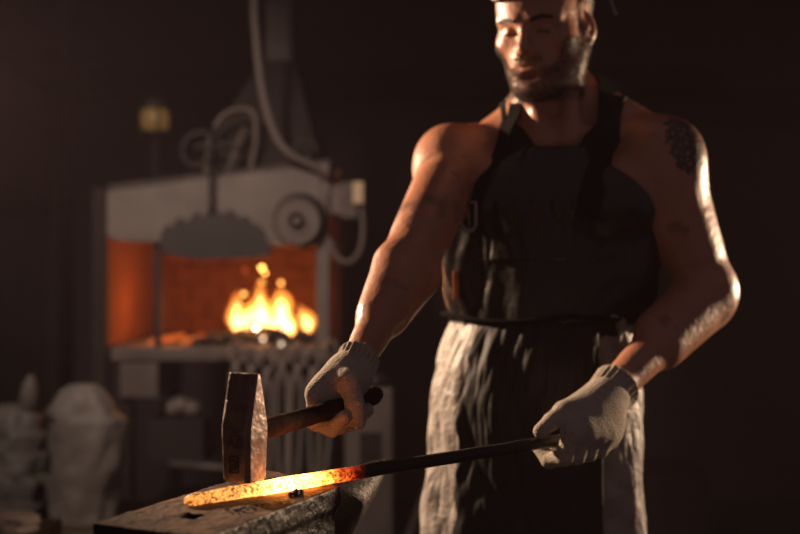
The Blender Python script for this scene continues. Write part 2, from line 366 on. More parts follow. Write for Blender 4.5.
for i in range(120):
    s = i/119*.685; hot = max(0, 1-s/.2)
    pts.append(V((s, mnoise.noise(V((s*14, 3, 0)))*.0012*(1+hot), -.001*hot+mnoise.noise(V((s*20, 9, 0)))*.0008)))
    r = .0090-.0020*max(0, 1-s/.12)+.0016*hot*mnoise.noise(V((s*60, 0, 0)))
    if s < .01: r *= .55+.45*s/.01
    rad.append(r)
rod.tube(pts, rad, 14, sq=.92)
ro = rod.build('steel_bar', M['hot'], None); ro.matrix_world = Matrix.Translation(tip) @ rd.to_track_quat('X', 'Z').to_matrix().to_4x4()
tag(ro, 'long dark steel bar with a glowing yellow-orange end lying under the hammer', 'metal bar')
# ================================================================== HAMMER
e1 = V((-.866, .50, 0)); e2 = V((.50, .866, 0))
Hc = V((-.1765, 1.262, 0)); hz0 = HT+.0172; hz1 = hz0+.126
hm = thing('forging_hammer', (Hc.x, Hc.y, hz0), 'heavy wedge-topped steel hammer with a charred wooden handle, resting on the glowing bar', 'hammer')
def rad_hit(): pass
W2 = .0190; secs = [(0, .0165, .0172), (.004, .0186, .0192), (.045, .0198, .0204), (.056, .0202, .0208), (.064, .0198, .0208), (.092, .0118, .0208), (.114, .0052, .0207), (.1225, .0030, .0202)]
vs = []
for h, w1, w2 in secs:   # w1 across the wedge (along e1? thin direction), w2 along the handle
    c = .12
    for a, d in ((1, 1-c*2), (1, -1+c*2), (1-c*2, -1), (-1+c*2, -1), (-1, -1+c*2), (-1, 1-c*2), (-1+c*2, 1), (1-c*2, 1)):
        sh = 0
        # the thin wedge faces sideways; its visible cheek is perpendicular to e1
        vs.append(Hc+e2*(a*w1)+e1*(d*w2)+V((0, 0, hz0+h)))
n = 8
fs = [(k*n+j, k*n+(j+1) % n, k*n+n+(j+1) % n, k*n+n+j) for k in range(len(secs)-1) for j in range(n)]+[tuple(range(n))[::-1], tuple(len(vs)-n+j for j in range(n))]
hb = MB().add(vs, fs); ho = hb.build('hammer_head', M['hsteel'], hm, bevel=.0012)
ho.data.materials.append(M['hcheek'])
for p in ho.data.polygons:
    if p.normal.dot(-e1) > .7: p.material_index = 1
# stamped square mark and scratches on the face turned from the handle
mk = MB()
def onface(a, z, d=.0205): return Hc-e2*d+e1*a+V((0, 0, hz0+z))
def stroke(pts, r=.0006, off=.0204): mk.tube([onface(a, z, off) for a, z in pts], r, 6)
stroke([(.006, .012), (-.006, .012), (-.006, .030), (.006, .030), (.006, .012)], .0008, .0202)
stroke([(.003, .016), (-.002, .016), (-.003, .019), (.001, .021), (-.003, .023), (-.002, .026), (.003, .026)], .0007, .0202)
stroke([(.009, .038), (.004, .052), (-.001, .040)]); stroke([(.006, .044), (.001, .044)]); stroke([(-.002, .054), (-.009, .054), (-.003, .041), (-.010, .041)])
mk.build('stamped_mark', M['darkiron'], hm)
hh = MB(); pts = []; rad = []
h0 = Hc+e2*.0+V((0, 0, HT+.070)); h1 = V((Hc.x+e2.x*.292, Hc.y+e2.y*.292, 1.007))
for i in range(25):
    t = i/24; pts.append(h0.lerp(h1, t)+V((0, 0, -.002*math.sin(t*math.pi))))
    rad.append((.0138-.0022*math.sin(t*math.pi)) if t < .96 else .0138*(1-(t-.96)*8)); 
hh.tube(pts, rad, 18, sq=1.0)
hw = hh.build('handle', M['haft'], hm)

# ================================================================== PERSON
tau = math.radians(13); Lt = V((math.cos(tau), -math.sin(tau), 0)); Ft = V((-math.sin(tau), -math.cos(tau), 0))
def cx(z): return .234+.034*min(max((z-1.02)/.28, -.6), 1.2)
def T(a, b, z): return V((cx(z), 1.895, z))+Lt*a+Ft*b
RT = np.array([[Lt.x, Ft.x, 0], [Lt.y, Ft.y, 0], [0, 0, 1]])
torso = [E(T(0, 0, 1.22), (.148, .102, .17), RT), E(T(0, .0, 1.315), (.150, .088, .085), RT, .05),
         E(T(0, 0, 1.05), (.132, .092, .15), RT, .06), E(T(0, -.005, .92), (.152, .112, .11), RT, .05)]
for s in (-1, 1):
    torso += [E(T(s*.075, .068, 1.285), (.082, .042, .058), RT, .02), E(T(s*.130, -.02, 1.20), (.045, .075, .12), RT, .04),
              C(T(s*.035, -.03, 1.462), T(s*.135, -.02, 1.396), .040, .034, .06), C(T(s*.02, .065, 1.392), T(s*.14, .02, 1.412), .013, .013, .02)]
torso.append(C(T(.05, -.03, 1.452), T(.135, -.02, 1.404), .032, .032, .04))
hp = math.radians(15); yw = math.radians(31)
hf0 = V((-math.sin(yw), -math.cos(yw), 0)); hl = V((math.cos(yw), -math.sin(yw), 0)); hu0 = V((0, 0, 1))
hf = hf0*math.cos(hp)-hu0*math.sin(hp); hu = hu0*math.cos(hp)+hf0*math.sin(hp)
HC = V((.2425, 1.85, 1.584)); HS = .945
def Hd(x, y, z): return HC+(hl*x+hf*y+hu*z)*HS
RH = np.array([[hl.x, hf.x, hu.x], [hl.y, hf.y, hu.y], [hl.z, hf.z, hu.z]])
def RHr(rx=0, ry=0, rz=0): return RH @ np.array(Matrix.Rotation(rz, 3, 'Z') @ Matrix.Rotation(ry, 3, 'Y') @ Matrix.Rotation(rx, 3, 'X'))
neck = [C(T(-.014, -.02, 1.37), Hd(-.012, -.028, -.05), .062, .049, .05)]
for s in (-1, 1): neck.append(C(T(s*.022, .07, 1.392), Hd(s*.046-.005, -.018, -.035), .013, .013, .025))
SR = V((.094, 1.905, 1.362)); ER = P(409, 264, 1.68); WR = P(355, 366, 1.468)
SL = V((.430, 1.832, 1.364)); EL = P(706, 292, 1.86); WL = P(613, 390, 1.655)
def lerp(a, b, t): return a.lerp(b, t)
armR = [E(SR+V((-.012, .0, -.006)), (.058, .060, .066), None, .035), C(SR, ER, .052, .040, .03),
        C(lerp(SR, ER, .28)+V((.0, -.022, 0)), lerp(SR, ER, .75)+V((-.004, -.016, 0)), .036, .034, .03),
        C(lerp(SR, ER, .2)+V((.0, .03, 0)), lerp(SR, ER, .7)+V((.006, .02, 0)), .036, .030, .03),
        C(lerp(ER, WR, .0), WR, .040, .0205, .03), C(lerp(ER, WR, .08)+V((-.014, -.01, .008)), lerp(ER, WR, .55)+V((-.006, 0, .004)), .032, .024, .025),
        C(lerp(ER, WR, .1)+V((.016, .004, -.008)), lerp(ER, WR, .5)+V((.01, 0, -.004)), .034, .024, .025), C(WR, WR+(WR-ER).normalized()*.01, .022, .020, .02)]
armL = [E(SL+V((.010, -.004, -.008)), (.061, .062, .068), None, .035), C(SL, EL, .054, .044, .03),
        C(lerp(SL, EL, .32)+V((-.018, -.022, 0)), lerp(SL, EL, .74)+V((-.014, -.022, 0)), .042, .038, .03),
        C(lerp(SL, EL, .25)+V((.016, .022, 0)), lerp(SL, EL, .72)+V((.010, .016, 0)), .040, .034, .03),
        C(EL, WL, .044, .0255, .03), C(lerp(EL, WL, .05)+V((.008, -.01, .012)), lerp(EL, WL, .5)+V((-.010, 0, .014)), .038, .030, .028),
        C(lerp(EL, WL, .08)+V((.008, .0, -.014)), lerp(EL, WL, .55)+V((.012, 0, -.010)), .038, .027, .028),
        E(EL+V((.018, .016, -.006)), (.020, .020, .022), None, .02), C(WL, WL+(WL-EL).normalized()*.01, .024, .022, .02)]
# connect pecs and back to the arms
for s, Sx in ((-1, SR), (1, SL)):
    armR += [C(T(s*.09, .05, 1.30), Sx+V((0, -.01, -.02)), .034, .036, .05), C(T(s*.115, -.05, 1.25), Sx+V((0, .02, -.035)), .036, .034, .05)]
def h(*a, **k): return None
head = [E(Hd(0, -.018, .038), (.071, .094, .088), RH, .03), E(Hd(0, .030, -.030), (.061, .058, .078), RH, .05), E(Hd(0, .048, .045), (.058, .040, .048), RH, .04)]
for s in (-1, 1):
    head += [C(Hd(s*.051, -.006, -.042), Hd(s*.024, .068, -.098), .019, .017, .03), E(Hd(s*.047, .056, -.024), (.022, .022, .018), RH, .025),
             C(Hd(s*.048, .070, .016), Hd(s*.014, .086, .013), .0095, .0095, .014),
             E(Hd(s*.031, .098, -.004), (.017, .012, .011), RH, .012, -1)]
for s in (-1, 1):
    head += [E(Hd(s*.031, .0765, -.003), (.0135, .0125, .0115), RH, .004)]
head += [E(Hd(0, .080, -.103), (.020, .016, .016), RH, .02), E(Hd(0, .070, -.058), (.033, .023, .028), RH, .025),
         C(Hd(0, .083, .012), Hd(0, .106, -.028), .0075, .0095, .012), E(Hd(0, .106, -.033), (.0105, .0105, .009), RH, .008)]
for s in (-1, 1): head += [E(Hd(s*.0125, .095, -.037), (.0075, .010, .0075), RH, .007), E(Hd(s*.0065, .100, -.0445), (.0035, .005, .004), RH, .003, -1)]
head += [E(Hd(0, .0885, -.0585), (.021, .0075, .0045), RH, .006), E(Hd(0, .0880, -.0690), (.018, .0080, .0055), RH, .006),
         E(Hd(0, .098, -.0635), (.024, .0065, .0016), RH, .003, -1), E(Hd(0, .093, -.081), (.017, .007, .0055), RH, .008, -1)]
for s in (-1, 1):
    Re = RHr(math.radians(-12), 0, s*math.radians(30)); cn, sn = math.cos(math.radians(30)), math.sin(math.radians(30))
    ex_, ey, ez = s*.0745, -.012, -.013
    def Q(n, t, z): return Hd(ex_+s*(cn*n+sn*t), ey+sn*n-cn*t, ez+z)
    head += [C(Hd(s*.070, .0, -.012), Hd(s*.073, -.008, -.012), .011, .009, .008), E(Q(0, 0, 0), (.0060, .0150, .0265), Re, .005), E(Q(.006, -.002, .003), (.0048, .0095, .018), Re, .003, -1),
             E(Hd(s*.077, .004, -.014), (.004, .004, .007), RH, .004), E(Q(.001, -.004, -.024), (.005, .008, .008), Re, .005)]
def hsc(L): return [C(p[1], p[2], p[3]*HS, p[4]*HS, p[5]*HS, p[6]) if p[0] == 'c' else E(p[1], [q*HS for q in p[2]], p[3], p[5]*HS, p[6]) for p in L]
head = hsc(head)
prims = torso+neck+armR+armL+head
pe = thing('person', (.225, 1.9, 0), 'muscular bearded man in black leather apron and white gloves working at the anvil', 'person')
xs = axis(-.12, .66, .0045, (.135, .355, .0021)); ys = axis(1.40, 2.06, .0045, (1.70, 1.99, .0021)); zs = axis(.88, 1.72, .0045, (1.425, 1.70, .0021))
D = grid_eval(prims, xs, ys, zs); vs, fs = nets(D, xs, ys, zs); del D
Bd = np_mesh('body', vs, fs, M['skin'], pe, 1)
tattoo(M['skin'], (.459, 1.775, 1.383))
BV, BF = vs, fs
# ---------------- hair, beard, brows as short strands rooted on the skin
def to_head(p): q = p-np.array(HC); return np.stack([q @ np.array(hl), q @ np.array(hf), q @ np.array(hu)], 1)/HS
fc = BV[BF].mean(1); fhc = to_head(fc)
fn = np.cross(BV[BF[:, 2]]-BV[BF[:, 0]], BV[BF[:, 3]]-BV[BF[:, 1]]); fn /= np.linalg.norm(fn, axis=1)[:, None]+1e-12
ctr = np.array(HC)+0; 
if np.mean(np.sum(fn[(np.abs(fhc) < .15).all(1)]*(fc[(np.abs(fhc) < .15).all(1)]-ctr), axis=1)) < 0: fn = -fn
def strands(name, mask_fn, count, length, rad, lay, m, jit=.35, parent=None):
    hm_ = (np.abs(fhc) < .16).all(1); cand = np.where(hm_)[0]; w = mask_fn(fhc[cand])
    w = np.clip(w, 0, 1); w = w/w.sum(); pick = rng.choice(cand, count, p=w)
    a, b_ = rng.random((2, count, 1)); q = BV[BF[pick]]
    pos = (q[:, 0]*(1-a)+q[:, 1]*a)*(1-b_)+(q[:, 3]*(1-a)+q[:, 2]*a)*b_
    nrm = fn[pick]; lv = lay(fhc[pick]) @ RH.T
    d = nrm*.45+lv+rng.normal(0, jit, (count, 3)); d /= np.linalg.norm(d, axis=1)[:, None]
    l = length*rng.uniform(.6, 1.2, (count, 1)); sd = np.cross(d, rng.normal(size=(count, 3))); sd /= np.linalg.norm(sd, axis=1)[:, None]; s2 = np.cross(d, sd)
    base = pos-nrm*.0008
    V4 = np.stack([base+sd*rad, base-sd*rad*.5+s2*rad*.87, base-sd*rad*.5-s2*rad*.87, base+d*l+lv*l*.2], 1).reshape(-1, 3)
    i = np.arange(count)[:, None]*4; F3 = np.concatenate([i+[0, 1, 3], i+[1, 2, 3], i+[2, 0, 3]])
    return np_mesh(name, V4, F3, m, parent or pe)
def sm(x, a, b): t = np.clip((x-a)/(b-a), 0, 1); return t*t*(3-2*t)
def beard_w(p):
    x, y, z = np.abs(p[:, 0]), p[:, 1], p[:, 2]
    line = -.060+.042*sm(x, .040, .068)                       # cheek line rises to the sideburn
    w = sm(line-z, -.004, .010)*sm(y, -.016, -.004)*sm(z, -.135, -.118)
    w *= 1-sm(x, .064, .068)*sm(.002-y, 0, .006)*sm(z, -.036, -.030)
    w *= 1-sm(.024-x, 0, .006)*sm(z, -.082, -.078)*1.0        # clear of the lips
    mous = sm(.030-x, 0, .006)*sm(z, -.0565, -.0545)*sm(-.045-z, -.001, .003)*sm(y, .07, .08)
    side = sm(y, .008, .012)*sm(.030-y, 0, .01)*sm(z, -.05, -.045)*sm(.04-z, 0, .01)*sm(x, .066, .07)*.9
    return np.maximum(np.maximum(w, mous*1.2), side)
strands('beard', beard_w, 12000, .0058, .00042, lambda p: np.stack([p[:, 0]*2, np.full(len(p), .25), np.full(len(p), -.75)], 1), M['hair'])
def brow_w(p):
    x, y, z = np.abs(p[:, 0]), p[:, 1], p[:, 2]; c = .0125+.004*np.sin((x-.012)*80)
    return sm(.0042-np.abs(z-c), 0, .002)*sm(x, .010, .016)*sm(.052-x, 0, .008)*(y > .055)
for sg in (-1, 1): strands('eyebrow', lambda p: brow_w(p)*(p[:, 0]*sg > 0), 500, .006, .0004, lambda p: np.stack([np.sign(p[:, 0])*.9, np.zeros(len(p)), np.full(len(p), .2)], 1), M['hair'], .2)
def lash_w(p):
    x, y, z = np.abs(p[:, 0]), p[:, 1], p[:, 2]; return ((np.abs(z+.0085-.002*np.cos((x-.031)*120)) < .0014) & (np.abs(x-.031) < .0125) & (y > .07)).astype(float)+1e-9
for sg in (-1, 1): strands('eyelashes', lambda p: lash_w(p)*(p[:, 0]*sg > 0), 130, .005, .0003, lambda p: np.stack([np.zeros(len(p)), np.full(len(p), .8), np.full(len(p), -.35)], 1), M['hair'], .15)
def hair_w(p):
    x, y, z = np.abs(p[:, 0]), p[:, 1], p[:, 2]
    front = .092-.75*np.clip(z-.09, -1, 1)*0; 
    w = sm(z, .075, .085)*1.0
    w = np.maximum(w, sm(.028+.0*z-y, 0, .012)*sm(z, .008, .03)*sm(x, .045, .055))
    w = np.maximum(w, sm(-.035-y, 0, .01)*sm(z, -.035, -.015)); return w*(1-sm(x, .060, .064)*(np.abs(y+.012) < .026)*(np.abs(z+.010) < .036))
strands('hair', hair_w, 12000, .008, .0004, lambda p: np.stack([p[:, 0]*3, -.7*np.ones(len(p)), -.3*np.ones(len(p))], 1), M['fairhair'], .3)
# lips as thin skin patches
blob('lips', hsc([E(Hd(0, .0893, -.0588), (.0185, .0072, .0038), RH, .004), E(Hd(0, .0890, -.0688), (.0165, .0078, .0047), RH, .002), E(Hd(0, .100, -.0636), (.022, .0065, .0013), RH, .002, -1)]), .0012, M['lip'], pe)
# goggles pushed up on the forehead
def arc(z, y0, x0, n=33, a0=-180, a1=180, tilt=0, ex=0):
    out = []
    for i in range(n):
        t = math.radians(a0+(a1-a0)*i/(n-1)); out.append(Hd(math.sin(t)*(x0+ex), -.018+math.cos(t)*(y0+ex), z+tilt*math.cos(t)))
    return out
gg = bpy.data.objects.new('goggles', None); COL.objects.link(gg); gg.parent = pe; gg.location = V((0, 0, 0)); gg.matrix_parent_inverse = Matrix.Translation(-V(pe.location))
mb = MB(); a_ = arc(.072, .094, .074, tilt=.005); 
for k, i in enumerate(range(len(a_)-1)):
    c0, c1 = a_[i], a_[i+1]; n0 = (c0-HC); n0 = (n0-hu*n0.dot(hu)).normalized(); n1 = (c1-HC); n1 = (n1-hu*n1.dot(hu)).normalized()
    q = []
    for c, nn in ((c0, n0), (c1, n1)):
        q += [c+hu*.011, c-hu*.011, c-hu*.011+nn*.004, c+hu*.011+nn*.004]
    mb.add(q, [(0, 1, 5, 4), (1, 2, 6, 5), (2, 3, 7, 6), (3, 0, 4, 7)])
mb.build('strap', M['rubber'], gg)
for s in (-1, 1):
    cpos = Hd(s*.034, .081, .078); dirv = (hf*.93+hl*s*.42+hu*.25).normalized(); R = dirv.to_track_quat('Z', 'Y').to_matrix()
    k = MB(); k.lathe([(.026, -.014), (.0305, -.008), (.031, .008), (.029, .014), (.025, .015), (.024, .011)], cpos, 28, R); cup = k.build('eyecup', M['rubber'], gg)
    k = MB(); k.lathe([(.0245, .0), (.0245, .0125), (.021, .014), (.004, .0145)], cpos, 28, R); k.build('lens', M['glass'], gg)
k = MB(); k.tube([Hd(-.012, .095, .075), Hd(0, .100, .073), Hd(.012, .095, .075)], .006, 10); k.build('nose_bridge', M['rubber'], gg)
k = MB(); bc = Hd(.0, .108, .056)
k.tube([Hd(-.002, .103, .072), Hd(.016, .101, .072), Hd(.016, .103, .062), Hd(-.002, .105, .062), Hd(-.002, .103, .072)], .0018, 8); k.build('buckle', M['chrome'], gg)
k = MB(); pa = Hd(.076, -.045, .066)
k.tube(smooth_path([pa, pa+V((.016, .0, -.004)), pa+V((.027, 0, -.022)), pa+V((.035, 0, -.043)), pa+V((.040, 0, -.058))], 5), .006, 8, sq=.35); k.build('strap_end', M['rubber'], gg)
cap = blob('headscarf', hsc([E(Hd(0, -.022, .050), (.082, .101, .086), RH, .01)]), .004, M['cotton'], pe,
           extra=lambda D, X, Y, Z: np.maximum(np.maximum(D, .083-((X-HC.x)*hu.x+(Y-HC.y)*hu.y+(Z-HC.z)*hu.z)-.25*((X-HC.x)*hf.x+(Y-HC.y)*hf.y+(Z-HC.z)*hf.z)*-1*0), -(D+.006)))

# ---------------- vest under the apron
def vest_cut(D, X, Y, Z):
    D = D-.006
    D = np.maximum(D, Z-1.47)
    for s, Sx in ((-1, SR), (1, SL)):
        c = np.array(T(s*.176, .0, 1.40)); d = sd_ell(X, Y, Z, c, (.078, .20, .125), RT); D = np.maximum(D, -d)
    c = np.array(T(0, .05, 1.475)); D = np.maximum(D, -sd_ell(X, Y, Z, c, (.072, .10, .105), RT))
    D = np.maximum(D, .80-Z)
    return D
blob('vest', torso, .004, M['cotton'], pe, extra=vest_cut)

# ---------------- apron: bib and skirt wrapped round the torso in polar sheets
wrap = torso+[C(T(0, 0, .90), T(0, 0, .45), .125, .145, .05)]
wrapS = [E(T(0, .0, 1.05), (.140, .100, .12), RT, .05), E(T(0, .0, .93), (.158, .120, .14), RT, .08)]
def hull_r(th, z, pr, lo=.02, hi=.35):
    """radius at which a ray from the torso axis leaves the body, per point"""
    c = np.stack([np.array([cx(q) for q in z]), np.full(len(z), 1.895), z], 1)
    d = np.sin(th)[:, None]*np.array(Lt)+np.cos(th)[:, None]*np.array(Ft)
    lo = np.full(len(z), lo); hi = np.full(len(z), hi)
    for _ in range(18):
        m = (lo+hi)/2; ins = sdf_points(pr, c+d*m[:, None]) < 0; lo = np.where(ins, m, lo); hi = np.where(ins, hi, m)
    return c, d, lo
def sheet(name, rows, th_fn, r_fn, m, nth, thick=.003, parent=None):
    vs = []; 
    for z in rows:
        t0, t1 = th_fn(z); th = np.linspace(t0, t1, nth); c, d, r = r_fn(th, np.full(nth, z)); vs.append(c+d*r[:, None])
    vs = np.concatenate(vs); n = len(rows)
    i = np.arange(n-1)[:, None]*nth+np.arange(nth-1)[None, :]; i = i.ravel()
    fs = np.stack([i, i+1, i+nth+1, i+nth], 1)
    o = np_mesh(name, vs, fs, m, parent or pe); q = o.modifiers.new('solid', 'SOLIDIFY'); q.thickness = thick; q.offset = 1
    return o
def smooth_r(r, k=9): 
    p = np.pad(r, k, mode='edge'); ker = np.ones(2*k+1)/(2*k+1); return np.maximum(r, np.convolve(p, ker, 'valid'))
def bib_r(th, z):
    c, d, r = hull_r(th, z, torso, hi=.3); r = smooth_r(r, 10)+.012
    zz = z[0]
    fold = .0035*np.sin(th*9+zz*26)*np.exp(-((np.abs(th)-1.1)/.5)**2)+.006*np.sin(th*15+zz*5)*np.exp(-((th+.95)/.33)**2)
    wr = np.array([mnoise.noise(V((a*2.2, zz*14, 1.7)))*.004+mnoise.noise(V((a*6, zz*30, 4)))*.0015 for a in th])
    for t0, z0, tw, zw, hgt in ((-.98, 1.215, .085, .045, .012), (-1.20, 1.20, .07, .06, .010), (-.80, 1.20, .05, .04, .005)):
        fold = fold+hgt*np.exp(-((th-t0-(zz-z0)*.6)/tw)**2)*math.exp(-((zz-z0)/zw)**2)
    return c, d, r+fold+wr
def lin(x, pts):
    return float(np.interp(x, [p[0] for p in pts], [p[1] for p in pts]))
ap = bpy.data.objects.new('apron', None); COL.objects.link(ap); ap.parent = pe; ap.matrix_parent_inverse = Matrix.Translation(-V(pe.location))
sheet('bib', np.linspace(1.0, 1.375, 90), lambda z: (-lin(z, [(1.0, 1.75), (1.1, 1.6), (1.22, 1.42), (1.30, 1.12), (1.375, .62)]), lin(z, [(1.0, 1.75), (1.1, 1.6), (1.22, 1.35), (1.30, 1.0), (1.375, .62)])), bib_r, M['leather'], 150, .0035, ap)
def skirt_r(th, z, fr=1.0):
    c, d, r = hull_r(th, np.maximum(z, .93), wrapS, hi=.4); r = smooth_r(r, 6); zz = z[0]; dr = max(0, 1.08-zz)
    r = r+.008+dr*.045*(.6+.4*np.abs(np.sin(th)))
    fold = (.002+.007*min(dr/.3, 1))*(np.sin(th*5+.8)+.5*np.sin(th*13+zz*3+2))*(.12+.88*np.abs(np.sin(th))**3)*fr
    wr = np.array([mnoise.noise(V((a*3.1, zz*9, 7.7)))*.009+mnoise.noise(V((a*9, zz*22, 2)))*.0045+abs(mnoise.noise(V((a*14, zz*16, 12))))*.003 for a in th])
    c = c.copy(); c[:, 2] = z
    return c, d, r+fold+wr
skw = lambda z: (-lin(z, [(.42, 2.2), (1.08, 2.2)]), lin(z, [(.42, 2.2), (1.08, 2.2)]))
sheet('skirt', np.linspace(.42, 1.085, 150), skw, skirt_r, M['suede'], 260, .004, ap)
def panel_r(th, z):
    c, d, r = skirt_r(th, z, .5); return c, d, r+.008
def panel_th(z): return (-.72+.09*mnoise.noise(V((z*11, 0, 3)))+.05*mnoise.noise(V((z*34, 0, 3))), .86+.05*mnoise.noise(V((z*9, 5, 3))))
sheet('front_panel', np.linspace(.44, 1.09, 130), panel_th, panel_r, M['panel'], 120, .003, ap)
# waist band with knot and tab
def on_torso(th, z, off, pr=torso):
    c, d, r = hull_r(np.array([th]), np.array([z]), pr, hi=.35); return V(c[0]+d[0]*(r[0]+off))
wb = MB(); ths = np.linspace(-3.1, 3.1, 60); wb.tube([on_torso(t, 1.095+.004*math.sin(3*t), .021) for t in ths], .010, 8, sq=.4); wb.build('waist_tie', M['strapm'], ap)
kn = P(622, 325, 1.80); k = MB(); k.lathe([(.002, -.012), (.007, -.009), (.010, 0), (.007, .009), (.002, .012)], kn, 12); k.build('knot', M['suede'], ap)
k = MB(); k.tube(smooth_path([kn+V((-.022, .01, .022)), kn+V((-.01, 0, .012)), kn+V((0, 0, 0)), kn+V((-.006, -.004, -.028))], 4), [.011]*5+[.008]*7+[.006], 8, sq=.4); k.build('tie_end', M['suede'], ap)
k = MB(); k.tube([kn+V((.004, .005, .004)), kn+V((.0, .004, .03)), kn+V((.003, .01, .06))], .0018, 6); k.build('cord', M['cotton'], ap)
# straps
def strap(name, path, w, m=M['strapm']):
    mb = MB(); pp = smooth_path(path, 8); q = []
    for i, p in enumerate(pp):
        t = (pp[min(i+1, len(pp)-1)]-pp[max(i-1, 0)]).normalized(); out = (p-V((cx(1.3), 1.895, p.z if p.z < 1.38 else 1.34))).normalized(); sd = t.cross(out).normalized(); out = sd.cross(t).normalized()
        if out.dot(p-V((cx(1.3), 1.895, 1.32))) < 0: out = -out
        q += [p+sd*w, p-sd*w, p-sd*w+out*.004, p+sd*w+out*.004]
    n = len(pp); f = [(i*4+j, i*4+(j+1) % 4, i*4+4+(j+1) % 4, i*4+4+j) for i in range(n-1) for j in range(4)]+[(0, 1, 2, 3), (n*4-4, n*4-3, n*4-2, n*4-1)]
    mb.add(q, f); return mb.build(name, m, ap, smooth=False, bevel=.001)
allb = torso+neck
def surf(a, z, off):   # front surface at lateral offset a
    lo, hi = 0., .25
    for _ in range(16):
        m = (lo+hi)/2
        if sdf_points(allb, np.array([T(a, m, z)]))[0] < 0: lo = m
        else: hi = m
    return T(a, lo+off, z)
strap('shoulder_strap', [surf(-.125, 1.27, .022), surf(-.112, 1.32, .020), surf(-.098, 1.36, .018), surf(-.085, 1.40, .016), surf(-.075, 1.43, .012), T(-.066, -.02, 1.492), T(-.05, -.075, 1.42), T(.02, -.115, 1.30)], .017)
strap('shoulder_strap', [surf(.062, 1.255, .026), surf(.066, 1.30, .024), surf(.071, 1.345, .021), surf(.076, 1.39, .018), surf(.078, 1.425, .014), T(.072, -.02, 1.497), T(.05, -.075, 1.42), T(-.02, -.12, 1.30)], .021)
# buckle on the camera-left side
bc = surf(-.126, 1.262, .040)
k = MB(); R = RT
def bq(a, z): return bc+Lt*a+V((0, 0, z))
k.tube([bq(-.010, .022), bq(-.012, -.012), bq(-.004, -.024), bq(.008, -.022), bq(.012, -.014), bq(.012, .022), bq(-.010, .022)], .0030, 8); k.build('buckle', M['chrome'], ap)
k = MB(); k.tube([bq(0, .02), bq(.001, -.02)], .0015, 6); k.build('buckle_pin', M['chrome'], ap)
# pocket
def pocket(z0, z1, a0, a1, off):
    vs = []; na, nz = 30, 22
    for j in range(nz):
        z = z0+(z1-z0)*j/(nz-1)
        for i in range(na):
            a = a0+(a1-a0)*i/(na-1); puff = .007*(j/(nz-1))**2*math.sin(math.pi*i/(na-1))+.014*math.exp(-((i/na-.12)/.10)**2)*(j/(nz-1))**1.5+.004*math.sin(i*.9+j*.35)*(j/nz)
            vs.append(np.array(surf(a, z, off+puff)))
    i = (np.arange(nz-1)[:, None]*na+np.arange(na-1)[None, :]).ravel()
    o = np_mesh('pocket', np.array(vs), np.stack([i, i+1, i+na+1, i+na], 1), M['leather'], ap); q = o.modifiers.new('s', 'SOLIDIFY'); q.thickness = .003
pocket(1.19, 1.285, -.088, .045, .020)
k = MB(); tb = surf(-.143, 1.150, .030); k.box(-.005, .005, -.002, .002, -.024, .024, Matrix(RT.tolist()), tb); k.build('tab', M['strapfire'], ap, bevel=.001)

# ---------------- trousers and boots
tr = [E(T(0, -.005, .90), (.150, .112, .10), RT, .03)]
feet = []
for s in (-1, 1):
    hip = T(s*.085, 0, .86); kne = T(s*.125, .03, .47); ank = T(s*.14, -.02, .12); feet.append((s, ank))
    tr += [C(hip, kne, .085, .062, .04), C(kne, ank, .060, .050, .03)]
blob('trousers', tr, .006, M['trouser'], pe, extra=lambda D, X, Y, Z: np.maximum(D+.010*0, .09-Z))
for s, ank in feet:
    f = (Ft+Lt*s*.25).normalized(); a0 = V((ank.x, ank.y, .04))
    blob('boot', [C(ank, a0, .052, .045, .02), C(a0-f*.03, a0+f*.14, .042, .040, .03), E(a0+f*.15, (.045, .045, .04), None, .02)], .005, M['bootl'], pe,
         extra=lambda D, X, Y, Z: np.maximum(D, .003-Z))

# ---------------- gloves
def ribcuff(W, d, ln, r0, r1, parent, hemr=.002):
    """ribbed knitted cuff from the wrist W up the forearm along d"""
    d = d.normalized(); a = d.orthogonal().normalized(); b = d.cross(a); n = 96; rows = 22; vs = []; fs = []
    for i in range(rows):
        t = i/(rows-1); r = r0+(r1-r0)*t+(.0012 if t > .93 else 0)
        for j in range(n):
            th = 2*math.pi*j/n; q = r+.0019*math.cos(22*th)*(1 if t < .95 else .3); vs.append(W+d*(ln*t)+(a*math.cos(th)+b*math.sin(th))*q)
    for i in range(rows-1):
        for j in range(n): fs.append((i*n+j, i*n+(j+1) % n, (i+1)*n+(j+1) % n, (i+1)*n+j))
    o = MB().add(vs, fs).build('cuff', M['glove'], parent); q = o.modifiers.new('s', 'SOLIDIFY'); q.thickness = .003; q.offset = -1; return o
# right hand on the hammer handle: g points to the hammer head, o to the back of the hand
G = h0.lerp(h1, .70); g = -(h1-h0).normalized(); o_ = V((-.866, .5, 0)); z_ = V((0, 0, 1))
def R_(o, z, gg_): return G+(o_*o+z_*z+g*gg_)*.86
pr = []
Wr = WR
lens = [1, 1.08, 1.0, .86]
GS = .86
for i in range(4):
    gq = .033-.0215*i; L_ = lens[i]
    mc = R_(.029-.002*abs(i-1), .020-.004*i, gq); pi = R_(.027, -.021*L_-.001, gq+.001); di = R_(-.003, -.0305, gq+.001); ti = R_(-.0245, -.012, gq+.0015)
    pr += [C(Wr+(mc-Wr)*.25, mc, .018, .0145, .018), C(mc, pi, .0138, .0128, .006), C(pi, di, .0126, .0118, .004), C(di, ti, .0116, .0108, .004)]
pr += [C(Wr, R_(.016, .030, .005), .026, .021, .02), C(R_(.022, .020, .015), R_(.020, .008, -.022), .017, .017, .015), E(Wr+(G-Wr)*.35+o_*.004, (.030, .026, .030), None, .02)]
tm = R_(-.016, .037, .006); tI = R_(-.031, .006, .016); tt = R_(-.034, -.022, .010)
